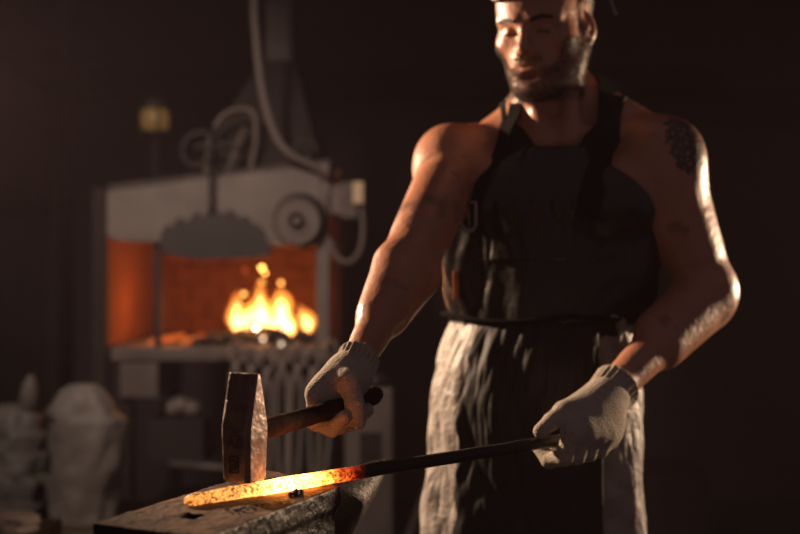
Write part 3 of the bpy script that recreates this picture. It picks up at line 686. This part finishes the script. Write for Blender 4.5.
pr += [C(Wr+(G-Wr)*.2, tm, .021, .0165, .015), C(tm, tI, .0155, .0140, .008), C(tI, tt, .0138, .0118, .004)]
pr = [C(p[1], p[2], p[3]*.87, p[4]*.87, p[5]) if p[0] == 'c' else E(p[1], [q*.87 for q in p[2]], p[3], p[5]) for p in pr]
rg = bpy.data.objects.new('glove', None); COL.objects.link(rg); rg.parent = pe; rg.matrix_parent_inverse = Matrix.Translation(-V(pe.location))
blob('glove_hand', pr, .0022, M['glove'], rg)
dr_ = (ER-WR).normalized(); ribcuff(Wr-dr_*.016, dr_, .033, .0255, .0275, rg)
# left hand on the bar: rr along the bar away from the hot end, cc towards the camera
rr = rd; GL = tip+rd*((V((.260, 1.6025, 0))-V((tip.x, tip.y, 0))).length); cc = V((.628, -.778, 0))
def L_f(r, c, z): return GL+(rr*r+cc*c+z_*z)*1.0
pr = []
for i in range(4):
    q = -.060+.0238*i; lz = lens[i]
    mc = L_f(q+.006, .036-.002*abs(i-1), .016-.003*i+.002*(i == 1)); pi = L_f(q, .026, -.0185*lz); di = L_f(q, -.004, -.0270); ti = L_f(q, -.0235, -.011)
    pr += [C(WL+(mc-WL)*.25, mc, .019, .0160, .020), C(mc, pi, .0142, .0130, .006), C(pi, di, .0128, .0118, .004), C(di, ti, .0116, .0106, .004)]
pr += [C(WL, L_f(.005, .016, .030), .027, .024, .02), C(L_f(-.030, .022, .024), L_f(.03, .020, .012), .017, .018, .015), E(L_f(.034, .010, .022), (.026, .026, .030), None, .02), E(L_f(.030, .014, .0), (.018, .018, .020), None, .02), E(L_f(.046, .010, .010), (.021, .022, .028), None, .02)]
tc_ = WL+(L_f(-.03, 0, .035)-WL)*.3; tm = L_f(-.040, .006, .040); tI = L_f(-.068, .008, .030); tt = L_f(-.090, .008, .0185)
pr += [C(tc_, tm, .022, .016, .02), C(tm, tI, .0145, .0125, .008), C(tI, tt, .0122, .0108, .004)]
pr = [C(p[1], p[2], p[3]*.97, p[4]*.97, p[5]) if p[0] == 'c' else E(p[1], [q*.97 for q in p[2]], p[3], p[5]) for p in pr]
lg = bpy.data.objects.new('glove', None); COL.objects.link(lg); lg.parent = pe; lg.matrix_parent_inverse = Matrix.Translation(-V(pe.location))
blob('glove_hand', pr, .0022, M['glove'], lg)
dl = (EL-WL).normalized(); ribcuff(WL-dl*.036, dl, .048, .030, .0355, lg)

# ================================================================== FORGE
YF = 3.6
fg = thing('forge', (-.62, 3.95, 0), 'grey steel blacksmith forge with a scalloped hood over a brick firebox', 'forge')
def X_(px, Y=YF): return (px-400)/F*Y
def Z_(py, Y=YF): return CZ-(py-267)/F*Y
TB = Z_(347)
k = MB(); k.box(X_(112), X_(332), YF-.02, 4.45, TB-.045, TB); k.build('hearth_table', M['iron'], fg, smooth=False, bevel=.006)
k = MB()
for x in (X_(116), X_(326)-.03):
    for y in (YF+.0, 4.38): k.box(x, x+.05, y, y+.05, 0, TB-.045)
for z in (.28,): k.box(X_(116), X_(326), YF+.0, 4.40, z, z+.03)
k.build('stand', M['darkiron'], fg, smooth=False)
k = MB(); k.box(X_(122), X_(160), YF-.03, YF+.3, Z_(397), TB-.05); k.build('drawer_box', M['iron'], fg, smooth=False, bevel=.004)
# firebox
k = MB(); zt = Z_(205)
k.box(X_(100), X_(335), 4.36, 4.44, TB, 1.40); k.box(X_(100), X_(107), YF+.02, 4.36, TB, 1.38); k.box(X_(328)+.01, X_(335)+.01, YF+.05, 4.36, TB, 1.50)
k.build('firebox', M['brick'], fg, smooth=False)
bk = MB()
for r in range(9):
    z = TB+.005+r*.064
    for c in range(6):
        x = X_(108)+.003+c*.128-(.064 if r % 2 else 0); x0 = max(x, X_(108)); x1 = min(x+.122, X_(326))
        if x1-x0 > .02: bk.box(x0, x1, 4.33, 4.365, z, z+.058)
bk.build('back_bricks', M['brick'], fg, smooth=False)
k = MB(); k.box(X_(154), X_(160), YF+.0, YF+.03, TB, Z_(238)); k.build('divider_bar', M['darkiron'], fg, smooth=False)
k = MB(); k.box(X_(317), X_(330), YF-.03, YF+.03, TB, Z_(165)); k.build('side_post', M['plate'], fg, smooth=False, bevel=.004)
k = MB(); k.box(X_(92), X_(106), YF, YF+.04, 0, Z_(188)); k.build('side_post', M['beam'], fg, smooth=False, bevel=.004)
# hood
k = MB(); poly = [V((X_(x), YF-.04, Z_(y))) for x, y in ((110, 192), (160, 186), (215, 178), (322, 167), (322, 246), (272, 246), (165, 243), (120, 241), (110, 236))]
k.prism(poly, (0, .03, 0)); k.build('hood_front', M['plate'], fg, smooth=False, bevel=.003)
k = MB(); zr = Z_(167)
hb0 = [V((X_(108), YF-.01, Z_(200))), V((X_(330), YF-.01, Z_(175))), V((X_(330), 4.44, Z_(175))), V((X_(108), 4.44, Z_(200)))]
k.prism(hb0, (0, 0, .05)); 
a = [V((X_(185), YF+.02, Z_(176))), V((X_(322), YF+.02, Z_(172))), V((X_(322), 4.4, Z_(172))), V((X_(185), 4.4, Z_(176)))]
t_ = [V((X_(252), YF+.26, Z_(45))), V((X_(286), YF+.26, Z_(45))), V((X_(286), 4.2, Z_(45))), V((X_(252), 4.2, Z_(45)))]
k.build('hood_top', M['darkiron'], fg, smooth=False)
k = MB(); k.add(a+t_, [(0, 1, 5, 4), (1, 2, 6, 5), (2, 3, 7, 6), (3, 0, 4, 7), (4, 5, 6, 7), (3, 2, 1, 0)]); k.build('smoke_cone', M['beam'], fg, smooth=False)
k = MB(); k.box(X_(255), X_(283), YF+.3, 4.1, Z_(46), 3.6); k.build('flue', M['darkiron'], fg, smooth=False)
# scalloped ornament
sc = []
import itertools
outline = [(163, 243), (165, 236), (168, 228), (172, 225), (176, 229), (179, 221), (185, 218), (191, 224), (195, 217), (201, 212), (207, 218), (211, 210), (217, 205), (222, 212), (226, 216), (231, 210), (237, 212), (240, 221), (245, 216), (251, 219), (253, 227), (259, 224), (265, 230), (267, 239), (273, 243), (272, 256), (240, 259), (200, 259), (170, 254)]
k = MB(); k.prism([V((X_(x), YF-.065, Z_(y))) for x, y in outline], (0, .02, 0)); k.build('ornament', M['ornament'], fg, smooth=False)
# round blower flange
fc_ = P(298, 222, YF-.07); Rx = Matrix.Rotation(math.radians(90), 3, 'X')
k = MB(); k.lathe([(.066, -.01), (.072, 0), (.072, .022), (.062, .030), (.056, .018), (.050, .016), (.046, .030), (.036, .036), (.030, .020), (.016, .020), (.012, .045), (.004, .048)], fc_, 36, Rx, wob=lambda t, z: 1+.02*math.cos(12*t))
k.build('blower_flange', M['plate'], fg)
k = MB(); k.lathe([(.086, -.02), (.088, 0), (.084, .006), (.02, .008)], fc_+V((.006, .018, .006)), 28, Rx); k.build('flange_shade_disc', M['darkiron'], fg)  # dark disc added behind the flange to stand for its shadow
k = MB(); k.lathe([(.026, .030), (.026, .036), (.004, .040)], fc_, 20, Rx); k.build('flange_cap', M['darkiron'], fg)
# coals
k = MB()
for _ in range(260):
    x = random.uniform(X_(205, 3.85), X_(322, 3.85)); y = random.uniform(3.66, 4.1); r = random.uniform(.010, .022)
    xx = (x-X_(270, 3.85))/.2; hgt = .035*max(0, 1-xx*xx)
    k.lathe([(r*.3, -r), (r, -r*.3), (r*.9, r*.4), (r*.3, r)], (x, y, TB+r*.6+random.random()*hgt), 6, Matrix.Rotation(random.random()*3, 3, 'X'))
tag(k.build('coal_bed', M['coal'], smooth=False), 'heap of black coals under the flames on the forge', 'coal', kind='stuff')
# fire
def flame_mat(name, col, st):
    m = bpy.data.materials.new(name); m.use_nodes = True; nt = m.node_tree; nt.nodes.clear()
    o = nt.nodes.new('ShaderNodeOutputMaterial'); e = nt.nodes.new('ShaderNodeEmission'); e.inputs[0].default_value = (*col, 1); e.inputs[1].default_value = st
    t = nt.nodes.new('ShaderNodeBsdfTransparent'); nt.links.new(e.outputs[0], o.inputs['Volume']); nt.links.new(t.outputs[0], o.inputs['Surface']); return m
M['flame'] = flame_mat('flame', (1, .27, .035), 34); M['core'] = flame_mat('flame_core', (1, .48, .13), 130)
fi = thing('fire', (X_(270, 3.85), 3.85, TB+.02), 'tall yellow-white fire burning on the coals of the forge', 'fire')
def flame(px, top, w, lean, base=336, Y=3.85, seed=0):
    for nm, mm, sc_ in (('flame', M['flame'], 1), ('flame_core', M['core'], .55)):
        zb = Z_(base, Y); zt_ = zb+(Z_(top, Y)-zb)*(1 if sc_ == 1 else .8); pts = []; rad = []
        for i in range(18):
            t = i/17; pts.append(V((X_(px, Y)+lean*t*t+.010*math.sin(t*6+seed)*t, Y+.01*math.sin(t*5+seed*2), zb+(zt_-zb)*t)))
            rad.append(max(w/F*Y*.5*sc_*(math.sin(math.pi*min(1, (t*.82+.18)))**.8)*(1+.18*math.sin(t*11+seed*3)), .0015))
        k = MB(); k.tube(pts, rad, 14, sq=.8); k.build(nm, mm, fi)
for a_f in ((238, 290, 24, 0, 338, 3.88, 1), (248, 300, 26, .0, 338, 3.84, 2), (260, 280, 26, -.01, 338, 3.87, 3), (268, 298, 26, -.01, 338, 3.82, 6), (280, 287, 34, -.0, 338, 3.85, 4), (289, 306, 24, .0, 338, 3.80, 7), (308, 304, 20, -.028, 336, 3.86, 5)): flame(*a_f)
def ember_glint(px, py, Y, r, col, st):
    nm = 'spark_glint_glow_%d' % int(st)
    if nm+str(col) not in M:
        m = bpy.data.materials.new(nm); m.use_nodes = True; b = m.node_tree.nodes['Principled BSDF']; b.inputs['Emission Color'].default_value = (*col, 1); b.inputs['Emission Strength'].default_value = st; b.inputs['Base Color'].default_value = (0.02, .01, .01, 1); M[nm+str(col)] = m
    k = MB(); k.lathe([(r*.3, -r*.95), (r*.8, -r*.6), (r, 0), (r*.8, r*.6), (r*.3, r*.95)], P(px, py, Y), 10); k.build('spark_glint', M[nm+str(col)], fi)
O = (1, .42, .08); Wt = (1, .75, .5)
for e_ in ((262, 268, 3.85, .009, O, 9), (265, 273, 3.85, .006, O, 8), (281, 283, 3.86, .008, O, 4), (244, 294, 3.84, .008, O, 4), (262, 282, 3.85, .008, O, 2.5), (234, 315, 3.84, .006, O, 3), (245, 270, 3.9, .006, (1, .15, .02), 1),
           (241.8, 335, 3.7, .006, Wt, 9), (263, 339, 3.66, .006, Wt, 3.5), (281, 344, 3.60, .006, Wt, 2.5), (295, 338, 3.68, .005, Wt, 1.5), (256, 328, 3.75, .006, Wt, 20), (283, 331, 3.74, .007, Wt, 20), (270, 333, 3.74, .006, O, 14), (288, 327, 3.75, .005, Wt, 16)): ember_glint(*e_)  # first four pale beads here: highlights on metal, made as glowing spheres
# hot bars on the table
for i, (p0, p1) in enumerate((((151, 351), (183, 337)), ((184, 347), (204, 333)))):
    a = P(p0[0], p0[1], 3.62); b_ = P(p1[0], p1[1], 3.95); a.z = b_.z = TB+.014
    m = mat('dull_hot_iron', (.3, .08, .03), .6, emis=(1, .22, .04), estr=.35, col2=(.4, .12, .04)); k = MB(); k.tube([a, b_], .013, 8, sq=.8)
    tag(k.build('hot_iron_bar', m, smooth=False), ('longer dull orange iron bar lying at the left of the forge table', 'shorter dull orange iron bar on the forge table, nearer the fire')[i], 'metal bar')
# tongs hanging at the front
rail = MB(); rail.tube([(X_(222), YF-.07, TB-.03), (X_(345), YF-.07, TB-.03)], .008, 8); rail.tube([(X_(230), YF-.07, TB-.03), (X_(230), YF-.01, TB-.03)], .006, 6); rail.tube([(X_(326), YF-.07, TB-.03), (X_(326), YF-.01, TB-.03)], .006, 6)
rail.build('tool_rail', M['iron'], fg)
def tongs(parent):
    j = MB(); j.tube(smooth_path([(0, 0, 0), (.022, 0, .035), (.020, 0, .06), (.004, 0, .085)], 5), .007, 8, sq=.7); j.build('jaw', M['tongsteel'], parent)
    j = MB(); j.tube(smooth_path([(0, 0, 0), (-.022, 0, .035), (-.020, 0, .06), (-.004, 0, .085)], 5), .007, 8, sq=.7); j.build('jaw', M['tongsteel'], parent)
    j = MB(); j.lathe([(.011, -.012), (.011, .012)], (0, 0, 0), 10, Rx); j.build('rivet', M['tongsteel'], parent)
    for s in (-1, 1):
        j = MB(); j.tube(smooth_path([(0, s*.004, 0), (s*.014, s*.004, -.05), (s*.016, 0, -.22), (s*.010, 0, -.38)], 5), [.008]*6+[.006]*10, 8); j.build('rein', M['tongsteel'], parent)
def copy_tree(o):
    c = o.copy(); COL.objects.link(c)
    for ch in list(o.children):
        d = ch.copy(); COL.objects.link(d); d.parent = c; d.matrix_parent_inverse = Matrix.Identity(4)
    return c
tg0 = thing('blacksmith_tongs', (0, 0, 0), 'grey iron tongs hanging by the jaws in the row under the forge fire', 'tongs', 'tongs hanging below the fire'); tongs(tg0)
for ch in tg0.children: ch.matrix_parent_inverse = Matrix.Identity(4)
spots = [(240, .01), (255, -.02), (270, .02), (285, 0), (300, .03), (315, -.02), (331, .06)]
for i, (px, a) in enumerate(spots):
    t = tg0 if i == 0 else copy_tree(tg0)
    t.location = (X_(px), YF-.085, TB-.055-.01*(i % 3)); t.rotation_euler = (0, a*1.2, .15*(i % 3)); 
# things on the hood: iron scrolls, lantern
def scroll(parent, turns=1.4, r0=.085, fl=1):
    pts = []
    for i in range(40):
        t = i/39; th = t*turns*2*math.pi; r = r0*(1-.8*t); pts.append((fl*(r*math.cos(th)), 0, r*math.sin(th)))
    k = MB(); k.tube(pts, .010, 6); return k
for i, (px, py, r0, fl, lab) in enumerate(((198, 152, .075, 1, 'large curled iron scroll on the left top of the forge hood'), (226, 158, .055, -1, 'small curled iron scroll on the forge hood, beside the large one'), (303, 152, .045, 1, 'small curled iron scroll by the hose on the forge hood'))):
    o = scroll(None, 1.4, r0, fl).build('iron_scroll', M['darkiron']); p = P(px, py, YF-.02); o.location = p; o.location.z = max(Z_(192)+.05+r0*.7, p.z); tag(o, lab, 'ironwork')
    o.location.y = YF+.0
k = MB()
for i in range(13):
    z = Z_(150)-i*.0165; pts = [(X_(215)+(.008*math.cos(t) if i % 2 else 0), YF-.078+(0 if i % 2 else .008*math.cos(t)), z+.012*math.sin(t)) for t in [j*math.pi/5 for j in range(11)]]
    k.tube(pts, .0032, 6)
tag(k.build('chain', M['darkiron']), 'dark iron chain hanging in front of the forge hood above the scalloped plate', 'chain')
k = MB(); k.tube(smooth_path([(X_(215), YF-.078, Z_(150)+.012), (X_(215), YF-.078, Z_(140)), (X_(213), YF-.02, Z_(128)), (X_(214), YF+.05, Z_(122))], 4), .004, 6); k.build('hook', M['darkiron'], bpy.data.objects['chain'])
k = MB(); k.tube(smooth_path([P(206, 176, YF+.01), P(210, 140, YF+.01), P(226, 114, YF+.02), P(252, 112, YF+.02), P(256, 140, YF+.01), P(250, 174, YF+.01)], 6), .016, 8, sq=.6)
tag(k.build('arched_bracket', M['iron']), 'arched grey iron bracket standing on the forge hood behind the chain', 'bracket')
k = MB(); k.tube([P(226, 174, YF-.005), P(245, 128, YF+.03)], .011, 6); tag(k.build('iron_strut', M['iron']), 'short slanted iron strut on the forge hood inside the arched bracket', 'strut')
ln = thing('lantern', P(155, 182, 3.75), 'small amber-glowing lantern on a short post on the left of the forge hood', 'lantern')
lp = P(155, 120, 3.75)
k = MB(); k.lathe([(.05, 1.435), (.05, 1.445), (.012, 1.45), (.012, lp.z-.05)], (lp.x, lp.y, 0), 12); k.build('post', M['darkiron'], ln)
ln.location = (lp.x, lp.y, 1.435)
for ch in ln.children: ch.matrix_parent_inverse = Matrix.Translation(-V(ln.location))
k = MB(); k.lathe([(.030, -.038), (.044, -.03), (.048, 0), (.044, .03), (.03, .038)], lp, 16); k.build('glass', M['amber'], ln)
k = MB(); k.lathe([(.05, .038), (.05, .048), (.02, .075), (.006, .08)], lp, 16); k.lathe([(.05, -.05), (.05, -.038)], lp, 16)
for j in range(4):
    t = j*math.pi/2+.4; k.tube([lp+V((.05*math.cos(t), .05*math.sin(t), -.04)), lp+V((.05*math.cos(t), .05*math.sin(t), .04))], .004, 6)
k.build('frame', M['darkiron'], ln)
# air hose coming down from the ceiling
ho_ = MB(); pth = smooth_path([P(255, -330, 3.5), P(254, -20, 3.5), P(256, 35, 3.5), P(262, 90, 3.5), P(274, 132, 3.5), P(290, 154, 3.5), P(312, 165, 3.52), P(328, 176, 3.54)], 8)
ho_.tube(pth, .0125, 10); tag(ho_.build('air_hose', M['hose']), 'grey hose curving down from the ceiling to the forge corner', 'hose')
# plug box at the post
pb = thing('socket_box', P(352, 215, 3.5), 'ribbed grey electric connector with cream cap beside the forge post', 'electric box')
k = MB()
for i in range(5): k.box(X_(341, 3.5)+i*.010, X_(341, 3.5)+i*.010+.008, 3.47, 3.53, Z_(218, 3.5), Z_(183, 3.5))
k.box(X_(332, 3.5), X_(357, 3.5), 3.48, 3.52, Z_(214, 3.5), Z_(186, 3.5)); k.build('housing', M['iron'], pb, smooth=False)
k = MB(); k.box(X_(353, 3.47), X_(364, 3.47), 3.45, 3.50, Z_(204, 3.47), Z_(182, 3.47)); k.build('cap', M['cream'], pb, smooth=False, bevel=.004)
k = MB(); k.box(X_(326, 3.5), X_(334, 3.5), 3.49, 3.60, Z_(206, 3.5), Z_(194, 3.5)); k.build('bracket', M['darkiron'], pb, smooth=False)
k = MB(); k.tube(smooth_path([P(361, 204, 3.48), P(363, 228, 3.48), P(360, 250, 3.48), P(349, 262, 3.49), P(336, 256, 3.52), P(330, 240, 3.56)], 6), .008, 8); tag(k.build('cable', M['hose']), 'looped grey cable hanging below the cream-capped connector', 'cable')

# ================================================================== OTHER WORKSHOP THINGS
def sack(name, px0, px1, ptop, pbot, Y, m, label, seed, ear=0):
    x0, x1 = X_(px0, Y), X_(px1, Y); w = (x1-x0)/2; c = (x0+x1)/2; zb, zt_ = Z_(pbot, Y), Z_(ptop, Y); H = zt_-zb; n = 40; rows = 30; vs = []
    for i in range(rows):
        t = i/(rows-1); r = (1-.12*(1-t)**3)*(1 if t < .72 else math.sqrt(max(1-((t-.72)/.30)**2, .02)))
        for j in range(n):
            th = 2*math.pi*j/n; p = V((math.cos(th)*2+seed, math.sin(th)*2, t*3.5)); q = r*(1+.20*mnoise.noise(p)+.11*mnoise.noise(p*2.6)+.10*abs(mnoise.noise(p*5))+.012*math.sin(6*th+seed+t*5))
            vs.append((c+w*q*math.cos(th)+.02*t*seed % .02, Y+w*.8*q*math.sin(th), zb+H*t))
    fs = [(i*n+j, i*n+(j+1) % n, (i+1)*n+(j+1) % n, (i+1)*n+j) for i in range(rows-1) for j in range(n)]+[tuple(range(n))[::-1], tuple((rows-1)*n+j for j in range(n))]
    mb = MB().add(vs, fs)
    if ear: mb.tube([V((c+w*ear, Y, zt_-.04)), V((c+w*(ear+.1), Y-.01, zt_+.05)), V((c+w*(ear+.15), Y-.01, zt_+.08))], [.035, .022, .008], 8)
    return tag(mb.build(name, m), label, 'sack')
BZ = Z_(524, 3.0)
bh = thing('low_bench', (X_(40, 3.0), 3.05, 0), 'low dark wooden bench carrying the sacks by the left wall', 'bench')
k = MB(); k.box(-1.5, X_(140, 3.0), 2.82, 3.3, BZ-.04, BZ); k.build('bench_top', M['wood'], bh, smooth=False)
for x in (-1.45, X_(140, 3.0)-.07):
    for y in (2.85, 3.22): k = MB(); k.box(x, x+.06, y, y+.06, 0, BZ-.04); k.build('leg', M['wood'], bh, smooth=False)
sack('woven_sack', 47, 116, 384, 524, 3.0, M['sack'], 'bulging pale woven sack standing on the bench, right of the duller one', 1.3)
sack('woven_sack', -22, 42, 404, 524, 3.02, M['sackd'], 'dull grey sack with a tied ear, cut by the left edge of the photo', 5.1, .55)
sack('rag_bundle', -30, 30, 512, 534, 2.3, M['cloth'], 'pale rag bundle in the lower left corner', 3.3)
o = bpy.data.objects['rag_bundle']; o['category'] = 'rag'
cr = thing('crate', (X_(0, 2.3), 2.3, 0), 'dark crate under the pale rag bundle in the lower left corner', 'crate')
zc = Z_(534, 2.3); k = MB(); k.box(X_(-60, 2.3), X_(40, 2.3), 2.18, 2.45, 0, zc-.002); k.build('box', M['wood'], cr, smooth=False)
# grey pedestal right of the tongs
pd_ = thing('steel_pedestal', (X_(371, 3.2), 3.2, 0), 'grey steel pedestal column standing behind the hammering hand', 'pedestal')
x, y = X_(371, 3.2), 3.2
k = MB(); k.box(x-.075, x+.065, y-.05, y+.06, .02, Z_(386, 3.2)); k.build('column', M['iron'], pd_, smooth=False, bevel=.01)
k = MB(); k.box(x-.16, x+.16, y-.14, y+.14, 0, .02); k.build('base_plate', M['darkiron'], pd_, smooth=False)
k = MB(); k.lathe([(.045, 0), (.05, .02), (.03, .04)], (x+.01, y, Z_(386, 3.2)), 16); k.build('cap', M['darkiron'], pd_)
k = MB(); k.box(x-.03, x+.03, y-.056, y-.05, Z_(470, 3.2), Z_(430, 3.2)); k.build('door_plate', M['darkiron'], pd_, smooth=False)
# leaning bars, shelf items
k = MB(); a = P(440, 452, 2.9); b_ = P(330, 640, 2.7); b_.z = .008; k.tube([a, b_], .012, 8)
tag(k.build('leaning_bar', M['iron']), 'grey iron bar leaning diagonally between the anvil and the apron', 'metal bar')
k = MB(); a = P(395, 452, 2.5); 
# shelf under the forge and items on it
shelf_z = Z_(462)
k = MB(); k.box(X_(160), X_(320), YF-.02, 4.3, shelf_z-.02, shelf_z); k.build('lower_shelf', M['darkiron'], fg, smooth=False)
k = MB(); k.tube([(X_(172), YF-.03, shelf_z+.0), (X_(250), YF-.03, shelf_z-.02)], .010, 8); k.build('shelf_edge', M['iron'], fg)
bl = MB(); c = P(180, 405, 3.7)
for q in ((0, 0, 0), (.035, .01, -.012), (-.03, 0, -.01)): bl.lathe([(.01, -.028), (.032, -.016), (.036, 0), (.028, .018), (.008, .028)], (c.x+q[0], c.y+q[1], c.z+q[2]), 12)
lump = bl.build('metal_casting', M['plate'])
bl = MB(); 
tag(lump, 'pale rounded metal casting on the dark box under the forge table', 'casting')
k = MB(); k.box(c.x-.09, c.x+.09, 3.62, 3.8, shelf_z, c.z-.028-.012); tag(k.build('tool_box', M['beam'], smooth=False), 'dark box on the shelf under the forge table', 'box')
# right background: crates in the dark
k = MB(); k.box(X_(640, 4.2), X_(705, 4.2), 4.1, 4.5, 0, Z_(470, 4.2)); tag(k.build('storage_crate', M['walld'], smooth=False, bevel=.01), 'dark crate standing in the gloom behind the man, to the right', 'crate')

# ================================================================== SMOKE HAZE
m = bpy.data.materials.new('smoke_haze'); m.use_nodes = True; nt = m.node_tree; nt.nodes.clear()
o = nt.nodes.new('ShaderNodeOutputMaterial'); e = nt.nodes.new('ShaderNodeVolumeScatter'); e.inputs['Color'].default_value = (1, .76, .92, 1); e.inputs['Density'].default_value = .0052
nt.links.new(e.outputs[0], o.inputs['Volume'])
tag(MB().box(-1.655, 4.19, -1.4, 5.59, .002, 3.59).build('smoke_haze', m, smooth=False), 'thin smoky haze filling the workshop', 'haze', kind='stuff')

# ================================================================== LIGHTS, WORLD, CAMERA
def spot(name, loc, tgt, power, col, size, blend=.5, rad=.06):
    l = bpy.data.lights.new(name, 'SPOT'); l.energy = power; l.color = col; l.spot_size = math.radians(size); l.spot_blend = blend; l.shadow_soft_size = rad
    o = bpy.data.objects.new(name, l); COL.objects.link(o); o.location = loc; o.rotation_euler = (V(tgt)-V(loc)).to_track_quat('-Z', 'Y').to_euler(); return o
def point(name, loc, power, col, rad):
    l = bpy.data.lights.new(name, 'POINT'); l.energy = power; l.color = col; l.shadow_soft_size = rad; o = bpy.data.objects.new(name, l); COL.objects.link(o); o.location = loc; return o
spot('lamp_left', (-1.42, 2.64, 1.74), (.16, 1.75, 1.17), 420, (1, .68, .45), 50, .4, .05)
spot('lamp_right', (2.3, 2.98, 1.26), (.25, 1.68, 1.14), 300, (1, .68, .44), 46, .5, .05)
spot('lamp_forge', (-1.0, 1.2, 2.5), (-.70, 3.6, 1.0), 125, (1, .80, .66), 52, .8, .15)
point('fire_light', P(268, 305, 3.80), 2.0, (1, .30, .06), .05)
point('firebox_glow', P(160, 300, 3.85), .8, (1, .26, .05), .08)
w = bpy.data.worlds.new('world'); S.world = w; w.use_nodes = True
w.node_tree.nodes['Background'].inputs[0].default_value = (.60, .44, .49, 1); w.node_tree.nodes['Background'].inputs[1].default_value = .10
cam = bpy.data.cameras.new('camera'); co = bpy.data.objects.new('camera', cam); COL.objects.link(co); S.camera = co
co.location = (0, 0, CZ); co.rotation_euler = (math.pi/2, 0, 0); cam.lens = 50; cam.sensor_width = 36; cam.clip_start = .05
cam.dof.use_dof = True; cam.dof.focus_distance = 1.37; cam.dof.aperture_fstop = 2.7
S.view_settings.view_transform = 'Standard'; S.view_settings.look = 'None'; S.view_settings.exposure = 0; S.view_settings.gamma = 1; S.view_settings.use_curve_mapping = False
